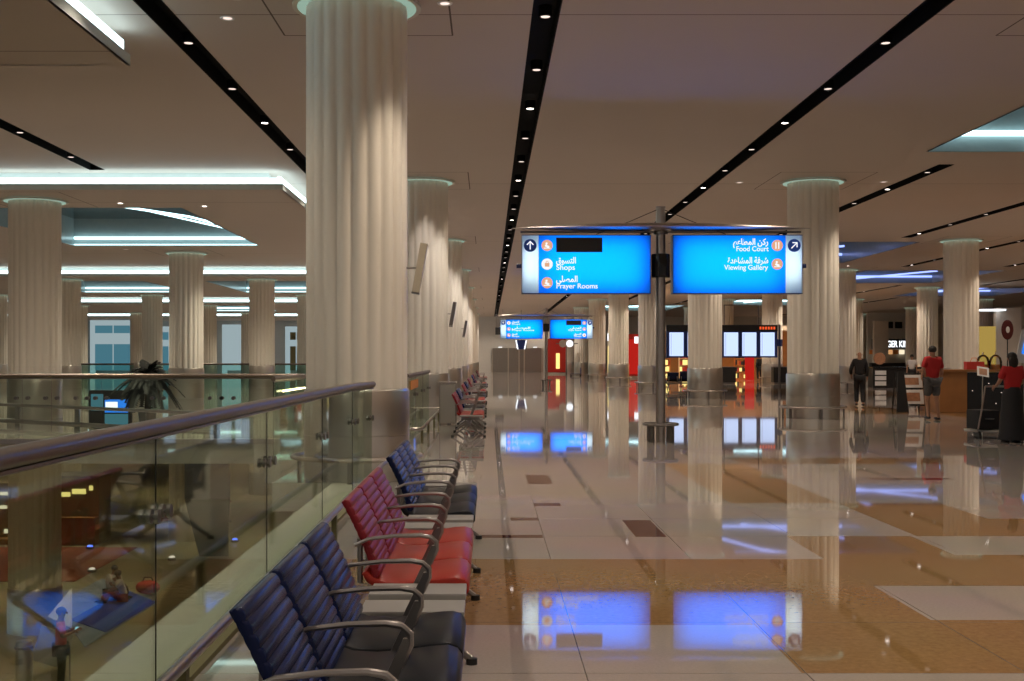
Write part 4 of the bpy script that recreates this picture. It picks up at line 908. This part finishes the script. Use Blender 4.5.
q = MB(); q.obox((-.05, 0, .7), (.7, .04, .75), Matrix.Rotation(.3, 3, 'Y')); q.build('lower_board', 'table_grey', t)
q = MB(); q.tube([(.3, .03, 0), (.3, .03, 1.9)], .02, 6); q.build('post', 'steel_dark', t)
# struts of lower storey seating canopies
t = thing('escalator', 'dark escalator underside seen through the third railing panel', 'escalator', (0, 0, 0))
q = MB(); q.loft([[(-6.9, 27.2, -1.7), (-5.9, 27.2, -1.7), (-5.9, 27.2, -.45), (-6.9, 27.2, -.45)], [(-9.9, 41, ZL+.02), (-8.9, 41, ZL+.02), (-8.9, 41, ZL+1.0), (-9.9, 41, ZL+1.0)]]); q.build('truss', 'steel_dark', t)
for dx in (0, 1.0):
    q = MB(); q.tube([(-6.9+dx, 27.2, .0-.25), (-9.9+dx, 41, ZL+1.25), (-10.05+dx, 42, ZL+1.1)], .05, 8); q.build('handrail', 'black', t)
for x in (-8, -16, -27):
    for y in (24, 34, 44, 60, 80): spot((x, y, -.42), 480, (1, .82, .5), 2.5, .9)

# ---------------------------------------------------------------- people
def skin_body(name, J, E, mat, parent, root=0, sub=2, flat=None):
    """J: {key: (pos, rx, ry)}; E: edges between keys -> one continuous skinned surface"""
    keys = list(J); me = bpy.data.meshes.new(name)
    me.from_pydata([J[k][0] for k in keys], [(keys.index(a), keys.index(b_)) for a, b_ in E], [])
    o = bpy.data.objects.new(name, me); C.objects.link(o)
    o.modifiers.new('skin', 'SKIN'); 
    if not me.skin_vertices: 
        bpy.context.view_layer.objects.active = o
    for i, k in enumerate(keys):
        sv = me.skin_vertices[0].data[i]; sv.radius = (J[k][1], J[k][2] if len(J[k]) > 2 else J[k][1]); sv.use_root = (i == root)
    sb = o.modifiers.new('sub', 'SUBSURF'); sb.levels = sub; sb.render_levels = sub
    dg = bpy.context.evaluated_depsgraph_get(); m2 = bpy.data.meshes.new_from_object(o.evaluated_get(dg)); bpy.data.objects.remove(o)
    m2.materials.clear(); m2.materials.append(MATS[mat]); m2.polygons.foreach_set('use_smooth', [True]*len(m2.polygons)); m2.name = name
    for p in m2.polygons: p.material_index = 0
    o = bpy.data.objects.new(name, m2); C.objects.link(o); o.parent = parent; return o
def lerp(a, b_, t): return tuple(a[i]+(b_[i]-a[i])*t for i in range(3))
def person(label, loc, rz, H, skin, top, bottom, pose, sleeve='short', legs='long', hair='hair', hairstyle='short', shoes='black', skirt=False, nobump=False, group=None):
    """figure faces +y at rz = 0; pose gives joint offsets in units of height"""
    t = thing('person', label, 'person', loc, rz, group=group); h = H
    base = dict(pelvis=(0, 0, .53), waist=(0, 0, .60), chest=(0, .0, .72), neck0=(0, -.005, .815), neck=(0, .002, .85), head=(0, .012, .90), crown=(0, .008, .955),
        shL=(-.095, -.005, .795), shR=(.095, -.005, .795), elL=(-.125, -.02, .63), elR=(.125, -.02, .63), wrL=(-.135, .02, .49), wrR=(.135, .02, .49),
        hipL=(-.05, 0, .51), hipR=(.05, 0, .51), knL=(-.055, .01, .28), knR=(.055, .01, .28), anL=(-.06, -.01, .045), anR=(.06, -.01, .045))
    base.update(pose)
    P = {k: tuple(c*h for c in v) for k, v in base.items()}
    R_ = dict(pelvis=(.085, .062), waist=(.072, .052), chest=(.088, .058), neck0=(.045, .038), neck=(.030, .032), head=(.042, .050), crown=(.030, .038), shL=(.034, .036), shR=(.034, .036), elL=(.023, .023), elR=(.023, .023), wrL=(.015, .013), wrR=(.015, .013),
        hipL=(.052, .055), hipR=(.052, .055), knL=(.033, .035), knR=(.033, .035), anL=(.021, .022), anR=(.021, .022))
    J = {k: (P[k], R_[k][0]*h, R_[k][1]*h) for k in P}
    E = [('pelvis', 'waist'), ('waist', 'chest'), ('chest', 'neck0'), ('neck0', 'neck'), ('neck', 'head'), ('head', 'crown'), ('chest', 'shL'), ('chest', 'shR'), ('shL', 'elL'), ('shR', 'elR'), ('elL', 'wrL'), ('elR', 'wrR'), ('pelvis', 'hipL'), ('pelvis', 'hipR'), ('hipL', 'knL'), ('hipR', 'knR'), ('knL', 'anL'), ('knR', 'anR')]
    for s in 'LR':
        a, w_ = Vector(P['an'+s]), Vector(P['wr'+s]); J['heel'+s] = (tuple(a+Vector((0, -.01*h, -.025*h))), .018*h, .016*h); J['toe'+s] = (tuple(a+Vector((0, .085*h, -.030*h))), .020*h, .012*h); E += [('an'+s, 'heel'+s), ('heel'+s, 'toe'+s)]
        d = (w_-Vector(P['el'+s])).normalized(); J['palm'+s] = (tuple(w_+d*.035*h), .020*h, .012*h); E.append(('wr'+s, 'palm'+s))
        sd = d.cross(Vector((1, 0, 0))).normalized(); fw = sd if sd.y > 0 else -sd
        for i in range(4):
            off = fw*((i-1.5)*-.0105*h); L = (.040, .046, .043, .034)[i]*h
            inw = Vector((.010 if s == 'L' else -.010, 0, 0))*h
            p1 = w_+d*.055*h+off; p2 = p1+d*L*.55+inw*.3; p3 = p2+d*L*.35+inw*.9
            for n_, q_, r in (('a', p1, .0062), ('b', p2, .0055), ('c', p3, .0045)): J['f%s%d%s' % (s, i, n_)] = (tuple(q_), r*h, r*h)
            E += [('palm'+s, 'f%s%da' % (s, i)), ('f%s%da' % (s, i), 'f%s%db' % (s, i)), ('f%s%db' % (s, i), 'f%s%dc' % (s, i))]
        q1 = w_+d*.022*h+fw*.024*h; q2 = q1+d*.022*h+fw*.010*h
        J['t%sa' % s] = (tuple(q1), .007*h, .007*h); J['t%sb' % s] = (tuple(q2), .0055*h, .0055*h); E += [('palm'+s, 't%sa' % s), ('t%sa' % s, 't%sb' % s)]
    skin_body('body', J, E, skin, t)
    # face: nose, ears, eyes
    hd = Vector(P['head'])+Vector((0, 0, .015*h))
    q = MB(); q.ell(hd+Vector((0, .052*h, -.008*h)), (.008*h, .013*h, .014*h), 8, 6)
    for s in (-1, 1): q.ell(hd+Vector((s*.045*h, 0, -.005*h)), (.007*h, .012*h, .019*h), 8, 6)
    q.build('face_features', skin, t, True)
    q = MB()
    for s in (-1, 1): q.ell(hd+Vector((s*.018*h, .044*h, .008*h)), (.007*h, .006*h, .005*h), 8, 6)
    q.build('eyes', 'black', t, True)
    # clothes
    TJ = {k: (P[k], (R_[k][0]+.014)*h, (R_[k][1]+.014)*h) for k in ('waist', 'chest', 'shL', 'shR')}
    TJ['pelvis'] = (tuple(Vector(P['pelvis'])+Vector((0, 0, -.015*h))), .098*h, .076*h); TJ['neck0'] = (tuple(Vector(P['neck0'])+Vector((0, 0, -.012*h))), .050*h, .045*h)
    TE = [('pelvis', 'waist'), ('waist', 'chest'), ('chest', 'neck0'), ('chest', 'shL'), ('chest', 'shR')]
    for s in 'LR':
        if sleeve == 'short': TJ['slv'+s] = (lerp(P['sh'+s], P['el'+s], .8), .036*h, .036*h); TE.append(('sh'+s, 'slv'+s))
        else:
            TJ['el'+s] = (P['el'+s], .034*h, .034*h); TJ['slv'+s] = (lerp(P['el'+s], P['wr'+s], .93), .026*h, .026*h); TE += [('sh'+s, 'el'+s), ('el'+s, 'slv'+s)]
    skin_body('shirt' if sleeve == 'short' else 'jacket', TJ, TE, top, t, root=list(TJ).index('pelvis'))
    if skirt:
        pc = Vector(P['pelvis']); q = MB(); q.lathe([(.075*h, .60*h), (.105*h, .52*h), (.115*h, .35*h), (.135*h, .10*h), (.15*h, .03*h), (.14*h, .03*h), (.10*h, .35*h)], (0, 0, 0), 28); q.build('skirt', bottom, t, True)
    else:
        BJ = {'pelvis': (P['pelvis'], .094*h, .070*h)}; BE = []
        for s in 'LR':
            BJ['hip'+s] = (P['hip'+s], .061*h, .064*h); BE.append(('pelvis', 'hip'+s))
            if legs == 'short': BJ['hem'+s] = (lerp(P['hip'+s], P['kn'+s], .92), .056*h, .056*h); BE.append(('hip'+s, 'hem'+s))
            else: BJ['kn'+s] = (P['kn'+s], .044*h, .046*h); BJ['hem'+s] = (lerp(P['kn'+s], P['an'+s], 1.0), .036*h, .040*h); BE += [('hip'+s, 'kn'+s), ('kn'+s, 'hem'+s)]
        skin_body('trousers' if legs == 'long' else 'shorts', BJ, BE, bottom, t)
    for s in 'LR':
        a = Vector(P['an'+s]); q = MB(); q.ell(a+Vector((0, .035*h, -.028*h)), (.030*h, .078*h, .020*h), 14, 8); q.build('shoe', shoes, t, True)
    if hairstyle != 'bald':
        hc = Vector(P['head'])+Vector((0, -.008*h, .030*h)); q = MB(); q.ell(hc, (.052*h, .058*h, .050*h), 16, 10)
        if hairstyle == 'long': q.ell(hc+Vector((0, -.03*h, -.06*h)), (.052*h, .034*h, .085*h), 14, 10)
        q.build('hair', hair, t, True)
    return t
walk = dict(knL=(-.05, .055, .285), anL=(-.05, .015, .06), knR=(.05, .0, .28), anR=(.055, -.085, .055), elL=(-.13, -.05, .64), wrL=(-.14, -.01, .51), elR=(.13, -.01, .635), wrR=(.13, .05, .51))
person('person in dark jacket and dark trousers walking away past the steel column base', (11.55, 37.4, 0), -.25, 1.77, 'skin', 'cloth_black', 'cloth_black', dict(walk, elL=(-.15, .0, .64), wrL=(-.14, .07, .55)), 'long', 'long', hairstyle='bald')
person('person in red t-shirt and dark shorts walking by the menu board', (10.72, 29.0, 0), .15, 1.84, 'skin', 'cloth_red', 'cloth_grey', dict(walk, anR=(.055, -.05, .05), elL=(-.14, .0, .65), wrL=(-.11, .07, .58)), 'short', 'short')
person('person in red top and long black skirt pushing a trolley at the right edge', (9.33, 21.4, 0), .1, 1.64, 'skin', 'cloth_red', 'cloth_black', dict(elL=(-.13, .03, .65), wrL=(-.12, .14, .60), elR=(.13, .03, .65), wrR=(.12, .14, .60)), 'short', 'long', hairstyle='long', skirt=True)
person('person in red shirt and dark trousers holding a phone on the lower floor', (-8.67, 24.3, ZL), -1.2, 1.80, 'skin_dark', 'cloth_pink', 'cloth_black', dict(elL=(-.12, .01, .66), wrL=(-.07, .13, .70), elR=(.12, .01, .66), wrR=(.05, .14, .70)), 'short', 'long', hair='cloth_blue')
o = thing('mobile_phone', 'dark phone held by the person in red on the lower floor', 'phone', (-8.38, 24.40, ZL+1.28)); q = MB(); q.obox((0, 0, 0), (.09, .15, .015), Matrix.Rotation(.6, 3, 'X'), .003); q.build('case', 'black', o); q = MB(); q.obox((0, -.006, .009), (.075, .13, .003), Matrix.Rotation(.6, 3, 'X')); q.build('display', 'cyan_lit', o)
sit = dict(pelvis=(0, 0, .09), waist=(0, .01, .16), chest=(0, .04, .27), neck0=(0, .07, .36), neck=(0, .08, .395), head=(0, .10, .44), crown=(0, .10, .495), shL=(-.095, .06, .345), shR=(.095, .06, .345), elL=(-.13, .14, .22), elR=(.13, .14, .22), wrL=(-.07, .24, .19), wrR=(.07, .24, .19),
    hipL=(-.055, .02, .08), hipR=(.055, .02, .08), knL=(-.12, .22, .16), knR=(.12, .22, .16), anL=(-.05, .30, .045), anR=(.05, .34, .045))
person('person in pale top sitting on the blue mat, left of two', (-10.7, 33.9, ZL+.06), -2.0, 1.75, 'skin_dark', 'cloth_white', 'cloth_black', sit)
person('person in pink and white top sitting on the blue mat, right of two', (-10.1, 33.2, ZL+.06), 1.9, 1.72, 'skin_dark', 'cloth_white', 'cloth_pink', sit)
t = thing('red_bag', 'red travel bag lying on the mat beside the seated people', 'bag', (-9.75, 34.3, ZL+.05)); q = MB(); q.ell((0, 0, .2), (.35, .22, .2), 16, 10); q.build('bag_body', 'cloth_red', t, True); q = MB(); q.tube([(-.15, 0, .36), (-.1, 0, .48), (.1, 0, .48), (.15, 0, .36)], .02, 6); q.build('handle', 'black', t)
person('person silhouetted before the red and yellow shop displays', (17.8, 79, 0), .2, 1.72, 'skin_dark', 'cloth_black', 'cloth_black', walk, 'long')
person('person in pale grey shirt standing far off in the food court', (20.9, 59.3, 0), 2.8, 1.72, 'skin', 'cloth_white', 'cloth_black', {}, 'short')
t = thing('luggage_trolley', 'luggage trolley pushed by the person at the right edge', 'trolley', (9.30, 21.9, 0), .05)
q = MB(); q.tube([(-.25, 0, .98), (-.25, .12, .6), (-.25, .3, .14), (-.2, .95, .12)], .016, 8); q.tube([(.25, 0, .98), (.25, .12, .6), (.25, .3, .14), (.2, .95, .12)], .016, 8); q.tube([(-.25, 0, .98), (.25, 0, .98)], .018, 8); q.build('frame', 'steel_satin', t, True)
q = MB(); q.box(-.22, .22, .3, .95, .13, .16); q.build('platform', 'steel', t)
for x, y in ((-.23, .3), (.23, .3), (0, .9)): q = MB(); q.cyl((x-.02, y, .075), .07, .04, 16, axis='x'); q.build('wheel', 'black', t)
t = thing('suitcase', 'dark suitcase riding on the trolley at the right edge', 'suitcase', (9.27, 22.55, .17), .05)
q = MB(); q.box(-.2, .2, -.28, .24, 0, .36, .03); q.build('shell', 'cloth_black', t, True); q = MB(); q.tube([(-.08, -.29, .2), (-.06, -.33, .2), (.06, -.33, .2), (.08, -.29, .2)], .012, 6); q.build('handle', 'steel_dark', t)
